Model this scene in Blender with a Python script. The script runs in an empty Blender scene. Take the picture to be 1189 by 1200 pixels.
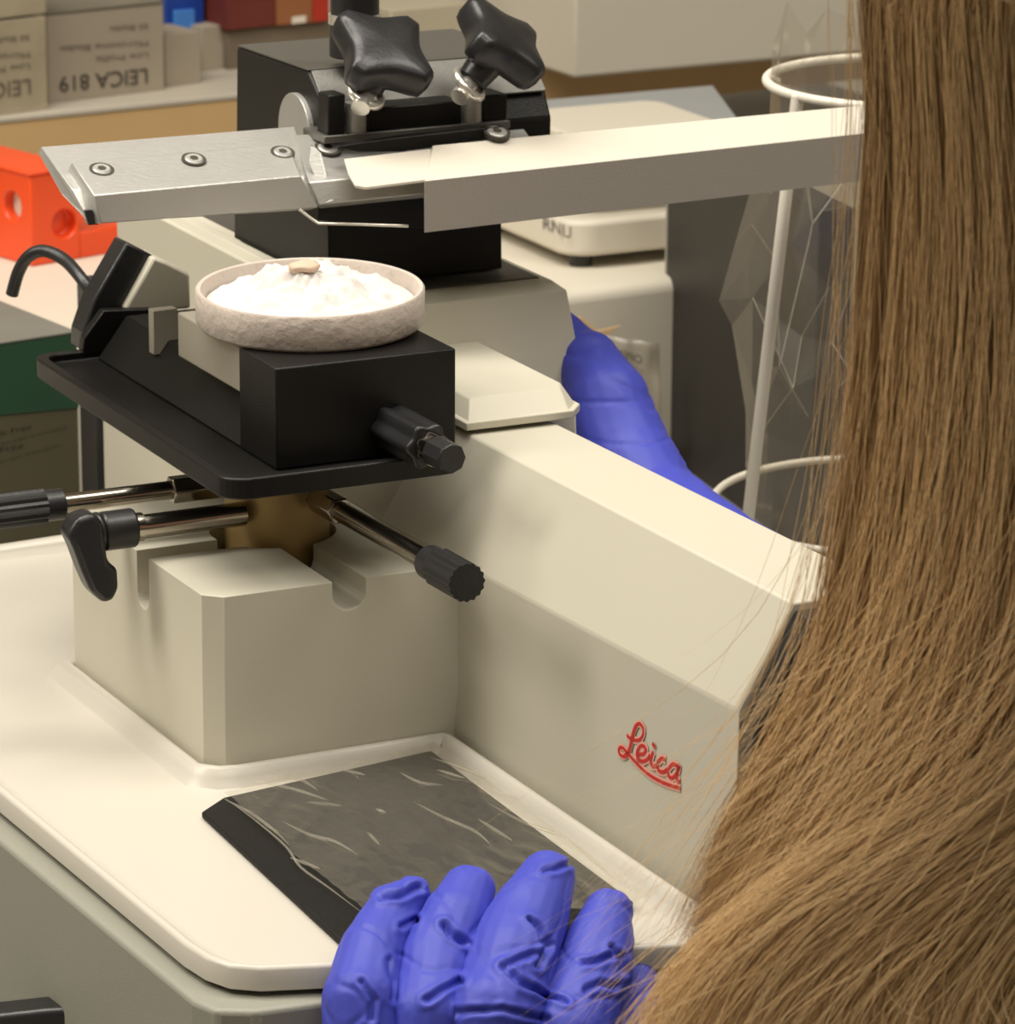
import bpy, bmesh, math, random
from math import radians, sin, cos, tan, pi, atan2, sqrt
from mathutils import Vector, Matrix, noise
import numpy as np
random.seed(7)
COL = bpy.context.scene.collection
ZO = 1.0                                   # height of the tray rim above the floor of the room
# ------------------------------------------------------------------ camera model
F = 4700.0; PX, PY = 594.5, 600.0; PITCH = radians(16.2); ROLL = radians(0.3); H = 0.558
fw = Vector((0, cos(PITCH), -sin(PITCH))); r0 = Vector((1, 0, 0)); u0 = Vector((0, sin(PITCH), cos(PITCH)))
RT = r0*cos(ROLL)+u0*sin(ROLL); UP = u0*cos(ROLL)-r0*sin(ROLL)
CAM = Vector((0, 0, H+ZO))
def ray(x, y): return fw+RT*((x-PX)/F)-UP*((y-PY)/F)
def plane(x, y, p0, n):
    d = ray(x, y); return CAM+d*((p0-CAM).dot(n)/d.dot(n))
def Zp(x, y, z): return plane(x, y, Vector((0, 0, ZO+z/1000)), Vector((0, 0, 1)))
def Dp(x, y, yy): return plane(x, y, Vector((0, yy, 0)), Vector((0, 1, 0)))
O = Zp(530, 855, 0); TA = radians(26.3)
A = Vector((cos(TA), sin(TA), 0)); B = Vector((sin(TA), -cos(TA), 0)); K = Vector((0, 0, 1))
def L(s, t, z): return O+A*(s/1000)+B*(t/1000)+K*(z/1000)
def Tp(x, y, t): return plane(x, y, L(0, t, 0), B)
def Sp(x, y, s): return plane(x, y, L(s, 0, 0), A)
# ------------------------------------------------------------------ materials
def mat(name, col, rough=.5, metal=0, bump=0, bscale=200, var=0, vscale=30, spec=.5, coat=0, alpha=1, trans=0, sss=0, aniso=None):
    m = bpy.data.materials.new(name); m.use_nodes = True; nt = m.node_tree; n = nt.nodes; b = n['Principled BSDF']
    b.inputs['Base Color'].default_value = (*col, 1); b.inputs['Roughness'].default_value = rough; b.inputs['Metallic'].default_value = metal
    b.inputs['Specular IOR Level'].default_value = spec; b.inputs['Coat Weight'].default_value = coat
    b.inputs['Alpha'].default_value = alpha; b.inputs['Transmission Weight'].default_value = trans
    if sss:
        b.inputs['Subsurface Weight'].default_value = sss; b.inputs['Subsurface Scale'].default_value = .004
    tc = n.new('ShaderNodeTexCoord')
    if var:
        t = n.new('ShaderNodeTexNoise'); t.inputs['Scale'].default_value = vscale; t.inputs['Detail'].default_value = 6
        mx = n.new('ShaderNodeMix'); mx.data_type = 'RGBA'
        mx.inputs[6].default_value = (*[min(1, c*(1-var)) for c in col], 1); mx.inputs[7].default_value = (*[min(1, c*(1+var)) for c in col], 1)
        nt.links.new(tc.outputs['Object'], t.inputs['Vector']); nt.links.new(t.outputs['Fac'], mx.inputs[0]); nt.links.new(mx.outputs[2], b.inputs['Base Color'])
    if bump:
        t = n.new('ShaderNodeTexNoise'); t.inputs['Scale'].default_value = bscale; t.inputs['Detail'].default_value = 4
        if aniso:
            mp = n.new('ShaderNodeMapping'); mp.inputs['Scale'].default_value = aniso; mp.inputs['Rotation'].default_value = (0, 0, -TA)
            nt.links.new(tc.outputs['Object'], mp.inputs['Vector']); nt.links.new(mp.outputs[0], t.inputs['Vector'])
        else: nt.links.new(tc.outputs['Object'], t.inputs['Vector'])
        bp = n.new('ShaderNodeBump'); bp.inputs['Strength'].default_value = bump; bp.inputs['Distance'].default_value = .001
        nt.links.new(t.outputs['Fac'], bp.inputs['Height']); nt.links.new(bp.outputs[0], b.inputs['Normal'])
    return m
M = dict(
    cream=mat('painted_cream', (.57, .54, .44), .42, bump=.04, bscale=900, spec=.4),
    tray=mat('white_plastic', (.58, .545, .475), .33, bump=.05, bscale=300, spec=.45),
    base=mat('painted_grey_green', (.29, .285, .235), .5, bump=.12, bscale=1200),
    black=mat('black_anodised', (.007, .0065, .006), .40, bump=.2, bscale=1500, spec=.3),
    blackp=mat('black_plastic', (.017, .017, .018), .34, bump=.1, bscale=600, spec=.5),
    blacktop=mat('dark_slide_metal', (.10, .095, .082), .45, metal=.3, bump=.2, bscale=1500),
    satin=mat('satin_black_metal', (.16, .155, .14), .38, metal=.55, bump=.3, bscale=1500),
    pan=mat('satin_steel_pan', (.40, .42, .43), .35, metal=.35, bump=.2, bscale=80, var=.06, vscale=20),
    steel=mat('brushed_steel', (.53, .52, .49), .40, metal=.6, bump=.25, bscale=300, aniso=(.06, 6, 6), var=.08, vscale=40),
    rod=mat('polished_steel', (.42, .38, .32), .16, metal=1),
    chrome=mat('chrome', (.80, .77, .69), .22, metal=.75),
    brass=mat('worn_brass', (.44, .31, .13), .42, metal=.4, var=.35, vscale=7),
    bar=mat('beige_guard_paint', (.66, .61, .52), .42, spec=.4, bump=.1, bscale=500, var=.05, vscale=20),
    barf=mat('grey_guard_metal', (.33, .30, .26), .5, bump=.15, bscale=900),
    dish=mat('frosted_dish_plastic', (.56, .49, .43), .5, var=.22, vscale=45, bump=.9, bscale=220, sss=.1),
    ice=mat('white_powdered_ice', (.66, .625, .595), .75, bump=.35, bscale=150, sss=.35, spec=.3),
    tissue=mat('pale_tissue', (.62, .46, .34), .6, var=.15, vscale=90),
    mat_=mat('black_rubber', (.010, .009, .008), .6, spec=.2, bump=.4, bscale=900),
    glove=mat('blue_nitrile', (.058, .072, .47), .5, bump=.3, bscale=90, sss=.06, spec=.35),
    wood=mat('oak_edge', (.62, .41, .19), .5, var=.12, vscale=12, bump=.1),
    shelf=mat('laminate_top', (.52, .47, .39), .4, var=.06, vscale=15),
    card=mat('grey_card', (.345, .295, .225), .7, var=.07, vscale=25),
    cardtop=mat('grey_card_lid', (.20, .175, .13), .6, var=.15, vscale=40),
    wrap=mat('film_wrapped_card', (.40, .345, .24), .3, bump=1.0, bscale=45, var=.22, vscale=35, coat=.4),
    bluep=mat('blue_plastic', (.01, .05, .30), .3, var=.3, vscale=60), bluel=mat('light_blue_plastic', (.06, .22, .62), .3),
    redp=mat('red_plastic', (.42, .03, .015), .35), dred=mat('dark_red_card', (.13, .02, .012), .6, var=.3, vscale=30),
    brown=mat('brown_card', (.27, .10, .035), .6, var=.2, vscale=15), taupe=mat('taupe_card', (.16, .125, .085), .7, var=.15, vscale=15),
    whitebox=mat('white_foam_box', (.60, .555, .46), .6, bump=.15, bscale=60, var=.03, vscale=5),
    beige=mat('beige_card', (.46, .41, .30), .7, var=.06, vscale=10),
    slab=mat('white_stone', (.68, .63, .52), .4, var=.04, vscale=6), bal=mat('balance_plastic', (.63, .58, .48), .45),
    dark=mat('dark_panel', (.022, .019, .016), .5, bump=.2, bscale=500, var=.3, vscale=30),
    bench=mat('bench_laminate', (.20, .185, .16), .5, var=.1, vscale=8),
    orange=mat('orange_plastic', (.80, .075, .010), .35, sss=.15, var=.15, vscale=18),
    hole=mat('white_paper', (.72, .66, .56), .6), green=mat('green_print', (.028, .085, .045), .5, var=.1),
    olive=mat('olive_card', (.115, .10, .058), .6, var=.08, vscale=20), gtop=mat('grey_film_top', (.17, .165, .14), .35, bump=.6, bscale=40, var=.2, vscale=20),
    ink=mat('black_ink', (.05, .04, .03), .6), inkg=mat('grey_ink', (.15, .12, .09), .6), inko=mat('dark_print', (.035, .03, .018), .6), grey=mat('grey_print', (.13, .12, .12), .6),
    red=mat('red_print', (.50, .02, .015), .5), pink=mat('pink_print', (.80, .36, .28), .5),
    wire=mat('white_coated_wire', (.80, .75, .64), .4), wall=mat('wall_paint', (.55, .50, .41), .8, bump=.1), floor=mat('floor_vinyl', (.30, .28, .25), .5, var=.1, vscale=5),
    ceil=mat('ceiling_tile', (.75, .73, .68), .8), cloth=mat('charcoal_knit', (.03, .03, .035), .9, bump=.8, bscale=600), skin=mat('skin', (.62, .38, .27), .5, sss=.1),
    tan=mat('tan_tag', (.48, .33, .17), .6), jaw=mat('grey_jaw_metal', (.40, .37, .30), .45, metal=.3),
)
def clear_mat(name, haze=.12, rough=.12, tint=(.93, .91, .86), bump=.6, bscale=28):
    m = bpy.data.materials.new(name); m.use_nodes = True; nt = m.node_tree; n = nt.nodes; n.clear(); lk = nt.links.new
    out = n.new('ShaderNodeOutputMaterial'); tr = n.new('ShaderNodeBsdfTransparent'); tr.inputs[0].default_value = (*tint, 1)
    gl = n.new('ShaderNodeBsdfGlossy'); gl.inputs['Roughness'].default_value = rough; gl.inputs['Color'].default_value = (1, .96, .88, 1)
    df = n.new('ShaderNodeBsdfDiffuse'); df.inputs[0].default_value = (.8, .76, .68, 1)
    fr = n.new('ShaderNodeLayerWeight'); fr.inputs[0].default_value = .5; pw = n.new('ShaderNodeMath'); pw.operation = 'POWER'; pw.inputs[1].default_value = 3.5; ml = n.new('ShaderNodeMath'); ml.operation = 'MULTIPLY_ADD'; ml.inputs[1].default_value = .5; ml.inputs[2].default_value = .045; lk(fr.outputs['Facing'], pw.inputs[0]); lk(pw.outputs[0], ml.inputs[0])
    tc = n.new('ShaderNodeTexCoord'); nz = n.new('ShaderNodeTexNoise'); nz.inputs['Scale'].default_value = bscale; nz.inputs['Detail'].default_value = 3
    bp = n.new('ShaderNodeBump'); bp.inputs['Strength'].default_value = bump; bp.inputs['Distance'].default_value = .004
    lk(tc.outputs['Object'], nz.inputs['Vector']); lk(nz.outputs['Fac'], bp.inputs['Height'])
    lk(bp.outputs[0], gl.inputs['Normal']); lk(bp.outputs[0], fr.inputs['Normal'])
    m1 = n.new('ShaderNodeMixShader'); m1.inputs[0].default_value = haze; lk(tr.outputs[0], m1.inputs[1]); lk(df.outputs[0], m1.inputs[2])
    m2 = n.new('ShaderNodeMixShader'); lk(ml.outputs[0], m2.inputs[0]); lk(m1.outputs[0], m2.inputs[1]); lk(gl.outputs[0], m2.inputs[2])
    lk(m2.outputs[0], out.inputs[0]); return m
M['film'] = clear_mat('clear_film', .065, .16, (.96, .95, .92), .6, 30)
M['bag'] = clear_mat('clear_bag', .055, .16, (.96, .95, .93), .05, 14)
M['bagg'] = clear_mat('grey_clear_bag', .18, .25, (.80, .78, .72), 1.0, 30)
M['crease'] = clear_mat('bag_crease', .30, .3, (.97, .96, .93), 0, 14)
M['filmglint'] = clear_mat('film_crease_glint', .11, .3, (.97, .96, .93), 0, 14)
def hair_mat(name, dark, light):
    m = bpy.data.materials.new(name); m.use_nodes = True; nt = m.node_tree; n = nt.nodes; b = n['Principled BSDF']; lk = nt.links.new
    at = n.new('ShaderNodeAttribute'); at.attribute_name = 'tone'
    mx = n.new('ShaderNodeMix'); mx.data_type = 'RGBA'; mx.inputs[6].default_value = (*dark, 1); mx.inputs[7].default_value = (*light, 1)
    lk(at.outputs['Fac'], mx.inputs[0]); lk(mx.outputs[2], b.inputs['Base Color']); b.inputs['Roughness'].default_value = .38; b.inputs['Specular IOR Level'].default_value = .45
    return m
M['hair'] = hair_mat('brown_hair', (.075, .042, .016), (.76, .47, .21))
M['hair2'] = hair_mat('golden_brown_hair', (.28, .165, .062), (1, .72, .39))
# ------------------------------------------------------------------ object helpers
def tag(o, label=None, cat=None, group=None, kind=None):
    if label: o['label'] = label
    if cat: o['category'] = cat
    if group: o['group'] = group
    if kind: o['kind'] = kind
    return o
def empty(name, loc, label, cat, group=None):
    o = bpy.data.objects.new(name, None); COL.objects.link(o); o.location = loc; o.empty_display_size = .02
    return tag(o, label, cat, group)
def link(name, me, m, parent=None, smooth=None):
    o = bpy.data.objects.new(name, me); COL.objects.link(o)
    if m is not None:
        me.materials.clear()
        for mm in (m if isinstance(m, (list, tuple)) else [m]): me.materials.append(mm)
    # origin at the base of the piece
    if len(me.vertices):
        n = len(me.vertices); co = np.empty(n*3, 'f'); me.vertices.foreach_get('co', co); co = co.reshape(-1, 3)
        c = Vector(((co[:, 0].min()+co[:, 0].max())/2, (co[:, 1].min()+co[:, 1].max())/2, co[:, 2].min()))
        me.transform(Matrix.Translation(-c)); 
        if parent is not None:
            base = parent.location.copy(); p = parent.parent
            while p is not None: base += p.location; p = p.parent
            o.parent = parent; o.location = c-base
        else: o.location = c
    if smooth is not None:
        me.polygons.foreach_set('use_smooth', [True]*len(me.polygons))
        try: me.set_sharp_from_angle(angle=radians(smooth))
        except Exception: pass
    return o
def mesh(vs, fs):
    me = bpy.data.meshes.new('m'); me.from_pydata([tuple(v) for v in vs], [], fs); me.validate()
    bm = bmesh.new(); bm.from_mesh(me); bmesh.ops.recalc_face_normals(bm, faces=bm.faces); bm.to_mesh(me); bm.free(); return me
def bev(o, w, seg=2, ang=18):
    md = o.modifiers.new('bevel', 'BEVEL'); md.width = w/1000; md.segments = seg; md.limit_method = 'ANGLE'; md.angle_limit = radians(min(ang, 50))
    o.data.polygons.foreach_set('use_smooth', [True]*len(o.data.polygons))
    try: o.data.set_sharp_from_angle(angle=radians(13))
    except Exception: pass
    md.harden_normals = False
    return o
def prism(name, pts, ext, m, parent=None, b=0, seg=2):
    n = len(pts); vs = [Vector(p) for p in pts]+[Vector(p)+ext for p in pts]
    fs = [tuple(range(n)), tuple(range(n, 2*n))]+[(i, (i+1) % n, n+(i+1) % n, n+i) for i in range(n)]
    o = link(name, mesh(vs, fs), m, parent)
    return bev(o, b, seg) if b else o
def loft(name, P, Q, m, parent=None, b=0):
    n = len(P); vs = list(P)+list(Q); fs = [tuple(range(n)), tuple(range(n, 2*n))]+[(i, (i+1) % n, n+(i+1) % n, n+i) for i in range(n)]
    o = link(name, mesh(vs, fs), m, parent); return bev(o, b) if b else o
def lbox(name, s0, s1, t0, t1, z0, z1, m, parent=None, b=1.0, seg=2):
    return prism(name, [L(s0, t0, z0), L(s1, t0, z0), L(s1, t1, z0), L(s0, t1, z0)], K*((z1-z0)/1000), m, parent, b, seg)
def frame(d):
    d = d.normalized(); x = d.cross(K if abs(d.z) < .9 else Vector((1, 0, 0))).normalized(); return x, d.cross(x).normalized(), d
def cyl_data(p0, p1, r0_, r1_=None, seg=32, flute=None):
    r1_ = r0_ if r1_ is None else r1_; x, y, d = frame(p1-p0); vs = []; fs = []
    for k, (p, r) in enumerate(((p0, r0_), (p1, r1_))):
        for i in range(seg):
            a = 2*pi*i/seg; rr = r*(1+(flute[1]*cos(flute[0]*a) if flute else 0)); vs.append(p+x*cos(a)*rr/1000+y*sin(a)*rr/1000)
    fs = [tuple(range(seg)), tuple(range(seg, 2*seg))]+[(i, (i+1) % seg, seg+(i+1) % seg, seg+i) for i in range(seg)]
    return vs, fs
def cyl(name, p0, p1, r, m, parent=None, r1=None, seg=32, b=0, flute=None):
    o = link(name, mesh(*cyl_data(p0, p1, r, r1, seg, flute)), m, parent, 40); 
    return bev(o, b, 2, 50) if b else o
def joinmesh(parts):
    vs, fs = [], []
    for v, f in parts:
        k = len(vs); vs += list(v); fs += [tuple(i+k for i in q) for q in f]
    return vs, fs
def tube(path, r, seg=10, closed=False):
    n = len(path); vs = []; fs = []
    X = None
    for i in range(n):
        a = path[(i-1) % n] if (closed or i > 0) else path[i]; c = path[(i+1) % n] if (closed or i < n-1) else path[i]
        d = (c-a).normalized()
        if X is None: X = frame(d)[0]
        X = (X-d*X.dot(d)).normalized(); Y = d.cross(X); rr = (r[i] if isinstance(r, (list, tuple)) else r)/1000
        for j in range(seg):
            q = 2*pi*j/seg; vs.append(path[i]+X*cos(q)*rr+Y*sin(q)*rr)
    for i in range(n if closed else n-1):
        for j in range(seg):
            k = (i+1) % n; fs.append((i*seg+j, i*seg+(j+1) % seg, k*seg+(j+1) % seg, k*seg+j))
    if not closed: fs += [tuple(range(seg)), tuple(range((n-1)*seg, n*seg))]
    return vs, fs
def smoothpath(pts, per=8):
    out = []; n = len(pts)
    for i in range(n-1):
        p0 = pts[max(i-1, 0)]; p1 = pts[i]; p2 = pts[i+1]; p3 = pts[min(i+2, n-1)]
        for k in range(per):
            t = k/per; out.append(.5*((2*p1)+(p2-p0)*t+(2*p0-5*p1+4*p2-p3)*t*t+(3*p1-3*p2+p3-p0)*t**3))
    out.append(pts[-1]); return out
def revolve(name, c, axis, prof, m, parent=None, seg=64, sharp=35):
    x, y, d = frame(axis); vs = []; fs = []; n = len(prof)
    for i in range(seg):
        a = 2*pi*i/seg
        for (r, h) in prof: vs.append(c+(x*cos(a)+y*sin(a))*(r/1000)+d*(h/1000))
    for i in range(seg):
        j = (i+1) % seg
        for k in range(n-1): fs.append((i*n+k, j*n+k, j*n+k+1, i*n+k+1))
    me = mesh(vs, fs); bm = bmesh.new(); bm.from_mesh(me); bmesh.ops.remove_doubles(bm, verts=bm.verts, dist=1e-6); bmesh.ops.recalc_face_normals(bm, faces=bm.faces); bm.to_mesh(me); bm.free()
    return link(name, me, m, parent, sharp)
def evalmesh(o):
    dg = bpy.context.evaluated_depsgraph_get(); dg.update(); me = bpy.data.meshes.new_from_object(o.evaluated_get(dg)); return me
def boolean(o, cutters):
    for c in cutters:
        md = o.modifiers.new('cut', 'BOOLEAN'); md.operation = 'DIFFERENCE'; md.object = c; md.solver = 'EXACT'
    bpy.context.view_layer.update(); me = evalmesh(o); o.modifiers.clear(); o.data = me
    for c in cutters: bpy.data.objects.remove(c)
    return o
def text(name, body, p0, p1, ydir, hgt, m, parent, lift, fit=True, bold=0):
    cu = bpy.data.curves.new('t', 'FONT'); cu.body = body; cu.size = 1; cu.offset = bold
    t = bpy.data.objects.new('t', cu); COL.objects.link(t); bpy.context.view_layer.update(); me = evalmesh(t); bpy.data.objects.remove(t)
    n = len(me.vertices); co = np.empty(n*3, 'f'); me.vertices.foreach_get('co', co); co = co.reshape(-1, 3)
    x0, x1 = co[:, 0].min(), co[:, 0].max(); xd = (p1-p0)/float(x1-x0)
    yd = ydir.normalized()*(hgt/700)
    new = [p0+xd*float(c[0]-x0)+yd*float(c[1])+lift for c in co]
    for v, q in zip(me.vertices, new): v.co = q
    me.update(); return link(name, me, m, parent)
def ribbon(path, w, nrm, lift):
    vs = []; fs = []; n = len(path)
    for i in range(n):
        d = (path[min(i+1, n-1)]-path[max(i-1, 0)]).normalized(); s = nrm.cross(d).normalized(); ww = w[i] if isinstance(w, list) else w
        vs += [path[i]+s*ww/2000+lift, path[i]-s*ww/2000+lift]
    fs = [(2*i, 2*i+1, 2*i+3, 2*i+2) for i in range(n-1)]
    return vs, fs
def pxbox(name, pL, pR, ytop, z, depth, m, parent=None, b=.6, label=None, cat=None, group=None, get=False):
    l = Zp(*pL, z); r = Zp(*pR, z); d = (r-l).normalized(); back = Vector((-d.y, d.x, 0))*(depth/1000)
    hgt = plane(pL[0], ytop, l, Vector((-d.y, d.x, 0))).z-l.z
    o = prism(name, [l, r, r+back, l+back], K*hgt, m, parent, b)
    if label: tag(o, label, cat, group)
    return (o, l, r, d, back, hgt) if get else o

# =================================================================== the room
def structure(o): o['kind'] = 'structure'; return o
def rbox(name, x0, x1, y0, y1, z0, z1, m):
    return prism(name, [Vector((x0, y0, z0)), Vector((x1, y0, z0)), Vector((x1, y1, z0)), Vector((x0, y1, z0))], K*(z1-z0), m)
structure(rbox('floor', -3, 3, -2, 4.2, -.05, 0, M['floor']))
structure(rbox('ceiling', -3, 3, -2, 4.2, 2.75, 2.8, M['ceil']))
structure(rbox('wall_back', -3, 3, 4.0, 4.1, 0, 2.75, M['wall']))
structure(rbox('wall_left', -3.1, -3, -2, 4.0, 0, 2.75, M['wall']))
structure(rbox('wall_right', 3, 3.1, -2, 4.0, 0, 2.75, M['wall']))
structure(rbox('wall_front', -3, 3, -2.1, -2, 0, 2.75, M['wall']))
# bench
ZB = -92
bn = empty('workbench', Vector((0, 2.1, 0)), 'grey laminate laboratory workbench under the sliding microtome and the boxes', 'workbench')
lbox('worktop', -1150, 1200, -1750, 262, ZB-35, ZB, M['bench'], bn, 2)
for s, t in ((-1100, -1700), (1150, -1700), (1150, 225), (-1100, 225)): lbox('leg', s-30, s+30, t-30, t+30, -1000, ZB-35, M['blackp'], bn, 2)

# =================================================================== microtome
mt = empty('sliding_microtome', L(0, -60, ZB), 'cream sliding microtome with black specimen stage and red script logo on its side', 'microtome')
# base housing
def outline(pts, z): return [Zp(x, y, z) for x, y in pts]
bz = -16
bp = [L(-210, -340, bz), Zp(0, 985, bz), Zp(225, 1172, bz), Zp(252, 1184, bz), Zp(300, 1185, bz), Zp(395, 1172, bz), Zp(830, 1143, bz), L(130, 285, bz), L(140, -360, bz)]
bo = [p.copy() for p in bp]; bo[0] = L(-209, -345, bz)
prism('base_housing', bo, K*((ZB-bz)/1000), M['base'], mt, 2.2, 3)
# black rounded knob low on the left side of the base
d_ = (bo[2]-bo[1]).normalized(); nrm = Vector((d_.y, -d_.x, 0)); yk = plane(60, 1195, bo[1], nrm).y-.012
kp = [(-70, 1196), (0, 1190), (55, 1184), (76, 1182), (90, 1188), (98, 1200), (101, 1220), (96, 1250), (80, 1262), (-70, 1275)]
kb = prism('base_knob', [Dp(x, y, yk) for x, y in kp], Vector((0, .016, 0)), M['blackp'], mt, 3, 3); kb['label'] = 'black rounded knob low on the base'
revolve('knob_rim', Dp(50, 1222, yk-.001), Vector((0, -1, .25)), [(9, -1), (10.5, .8), (12, .8), (13, -1)], M['satin'], kb, 40)
# base frame infill rising behind (back of base is hidden)
# block with slots for the column
blk = prism('column_housing', [L(-102.4, 0, -8), L(-109.5, -7, -8), L(-111.5, -153, -8), L(12, -153, -8), L(12, 0, -8)], K*.080, M['cream'], mt)
cut = []
def cutter(me): o = bpy.data.objects.new('c', me); COL.objects.link(o); return o
cut.append(cutter(mesh(*cyl_data(L(-47, -80, 52), L(-47, -80, 90), 27, seg=64))))
def slotmesh(p, d, length, w, zb, zt):
    side = Vector((-d.y, d.x, 0)); pts = [p+side*w/2000+K*(zt-zb)/1000, p-side*w/2000+K*(zt-zb)/1000]
    for i in range(13): a = pi*i/12; pts.append(p-side*cos(a)*w/2000+K*(w/2-sin(a)*w/2)/1000)
    return mesh([q for q in pts]+[q+d*length/1000 for q in pts], [tuple(range(15)), tuple(range(15, 30))]+[(i, (i+1) % 15, 15+(i+1) % 15, 15+i) for i in range(15)])
cut.append(cutter(slotmesh(L(-130, -70, 48), A, 85, 13.5, 44, 90)))
cut.append(cutter(slotmesh(L(-47, -80, 59), B, 100, 15, 58.5, 90)))
boolean(blk, cut); bev(blk, 1.2, 2)
# wing (angled side wall)
def wsec(t, ds, tt=None):
    return [L(0+ds*.6, t, -12), L(0+ds*.9, t, 0), L(0+ds*1.6+.5, t, 73), L(26.5+ds, t, 116), L(68+ds, t, 116), L(74+ds, t, 60), L(74+ds, t, -12)]
wing = loft('side_wall', wsec(-70, -1), [L(5, 232, -12), L(5.6, 228, 0), L(13.3, 216.5, 74), L(30.7, 226, 116), L(73, 226, 116), L(80, 226, 60), L(80, 232, -12)], M['cream'], mt, 1.0)
ep = [L(6, 226, -10), L(14, 213, 70), L(31.5, 222, 113), L(72, 222, 113), L(78, 222, -10)]
prism('end_cover', [p+B*.0035 for p in ep], B*.012, M['blackp'], mt, 1)['label'] = 'black end cover plate'
# body under the rail
loft('lower_body', [L(0, -412, -12), L(0, -412, 60), L(10, -412, 116), L(125, -412, 116), L(125, -412, -12)], [L(0, -64, -12), L(0, -64, 73), L(26, -64, 116), L(90, -64, 116), L(96, -64, -12)], M['cream'], mt, 1.2)
# rail with sloped front end
rail = loft('rail_housing', [L(10, -153, 150.3), L(10, -144, 147), L(10, -128, 60), L(10, -412, 60), L(10, -412, 150.3)], [L(122, -153, 150.3), L(126, -144, 147), L(137, -128, 60), L(137, -412, 60), L(122, -412, 150.3)], M['cream'], mt, .8)
lbox('slide_way', 30, 118.5, -400, -157, 150, 151, M['blacktop'], mt, .6)['label'] = 'dark polished slide way'
# raised lip along the left of the rail
prism('rail_lip', [L(10, -370, 148), L(14, -370, 153.5), L(20, -370, 153.5), L(22, -370, 148)], B*.22, M['cream'], mt, .8)
# plinth
pl = prism('front_plinth', [L(24, -150, 118), L(24, -37, 118), L(75, -37, 118), L(82.5, -46, 118), L(84, -150, 118)], K*.0035, M['cream'], mt, .5)
t1 = [L(26, -150, 121), L(26, -39, 121), L(74, -39, 121), L(81, -47, 121), L(83, -150, 121)]
t2 = [L(32, -150, 128.5), L(32, -50, 128.5), L(75, -50, 128.5), L(79, -58, 128.5), L(79, -150, 128.5)]
loft('plinth_cap', t1, t2, M['cream'], mt, .7)
# ---- script logo on the wing
w0 = L(0, 0, 0); w1 = L(5.6, 228, 0); w2 = L(13.3, 216.5, 74); wn = (w1-w0).cross(w2-w0).normalized()
if wn.dot(-A) < 0: wn = -wn
def lg(X, Y): return plane(700+X/8.49, 820+Y/8.49, w0, wn)
strokes = [
    ([(300, 350), (330, 380), (385, 402), (430, 393), (460, 345), (460, 280), (425, 236), (390, 262), (362, 340), (340, 440), (315, 525), (270, 563), (228, 535), (222, 485), (255, 474), (295, 515), (335, 562)], 3.0),
    ([(335, 560), (390, 622), (470, 702), (560, 770), (690, 835), (832, 880)], 3.2),
    ([(405, 535), (460, 540), (490, 500), (465, 458), (425, 470), (400, 530), (415, 588), (460, 612), (505, 590), (530, 545)], 3.4),
    ([(562, 515), (540, 590), (548, 655), (590, 655), (615, 620)], 3.6), ([(555, 430), (585, 480)], 4.0),
    ([(685, 600), (645, 585), (608, 635), (618, 702), (665, 718), (700, 690)], 3.6),
    ([(815, 665), (760, 640), (715, 690), (715, 755), (755, 775), (795, 730), (820, 665), (800, 740), (800, 800), (828, 812)], 3.4)]
parts_r = []; parts_p = []
for k, (pts, w) in enumerate(strokes):
    pp = smoothpath([lg(*p) for p in pts], 6); parts_r.append(ribbon(pp, [w*.42*(1.5 if (k == 0 and 40 < i < 66) else 1) for i in range(len(pp))], wn, wn*.0005))
    if k not in (4,): parts_p.append(ribbon(pp, w*.95, wn, wn*.0003))
lo = link('logo', mesh(*joinmesh(parts_r)), M['red'], mt); lo['label'] = 'red script Leica logo'
link('logo_halo', mesh(*joinmesh(parts_p)), M['pink'], lo)
# ---- brass column and stage
cyl('column', L(-45, -80, 50), L(-45, -80, 112), 22.5, M['brass'], mt, b=1, seg=48)['label'] = 'worn brass column'
# stage plate with rim
def rrect(s0, s1, t0, t1, r, z, n=6, corners=(1, 1, 1, 1)):
    out = []
    for k, (cs, ct, a0) in enumerate(((s1-r, t1-r, 0), (s0+r, t1-r, 90), (s0+r, t0+r, 180), (s1-r, t0+r, 270))):
        for i in range(n+1):
            a = radians(a0+90*i/n); out.append(L(cs+r*cos(a), ct+r*sin(a), z))
    return out
st = prism('stage_plate', rrect(-101, 6, -231, 2, 11, 112), K*.009, M['black'], mt)
st = boolean(st, [cutter(mesh([*rrect(-96, 1, -226, -3, 8, 117), *rrect(-96, 1, -226, -3, 8, 130)], (lambda n: [tuple(range(n)), tuple(range(n, 2*n))]+[(i, (i+1) % n, n+(i+1) % n, n+i) for i in range(n)])(28)))]); bev(st, .8, 2)
st['label'] = 'black stage plate with raised rim'
prism('clamp_slide', [L(-71.5, -56.5, 117.2), L(-57, -56.5, 136), L(-8, -56.5, 136), L(5, -56.5, 117.2)], B*-.168, M['black'], mt, 1)
lbox('front_jaw', -71.5, 9.5, -56, -17, 117.3, 160, M['black'], mt, .8)
lbox('dish_mount', -70, 2, -128, -57, 140, 159.6, M['jaw'], mt, .8)['label'] = 'grey metal block under the dish'
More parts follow.
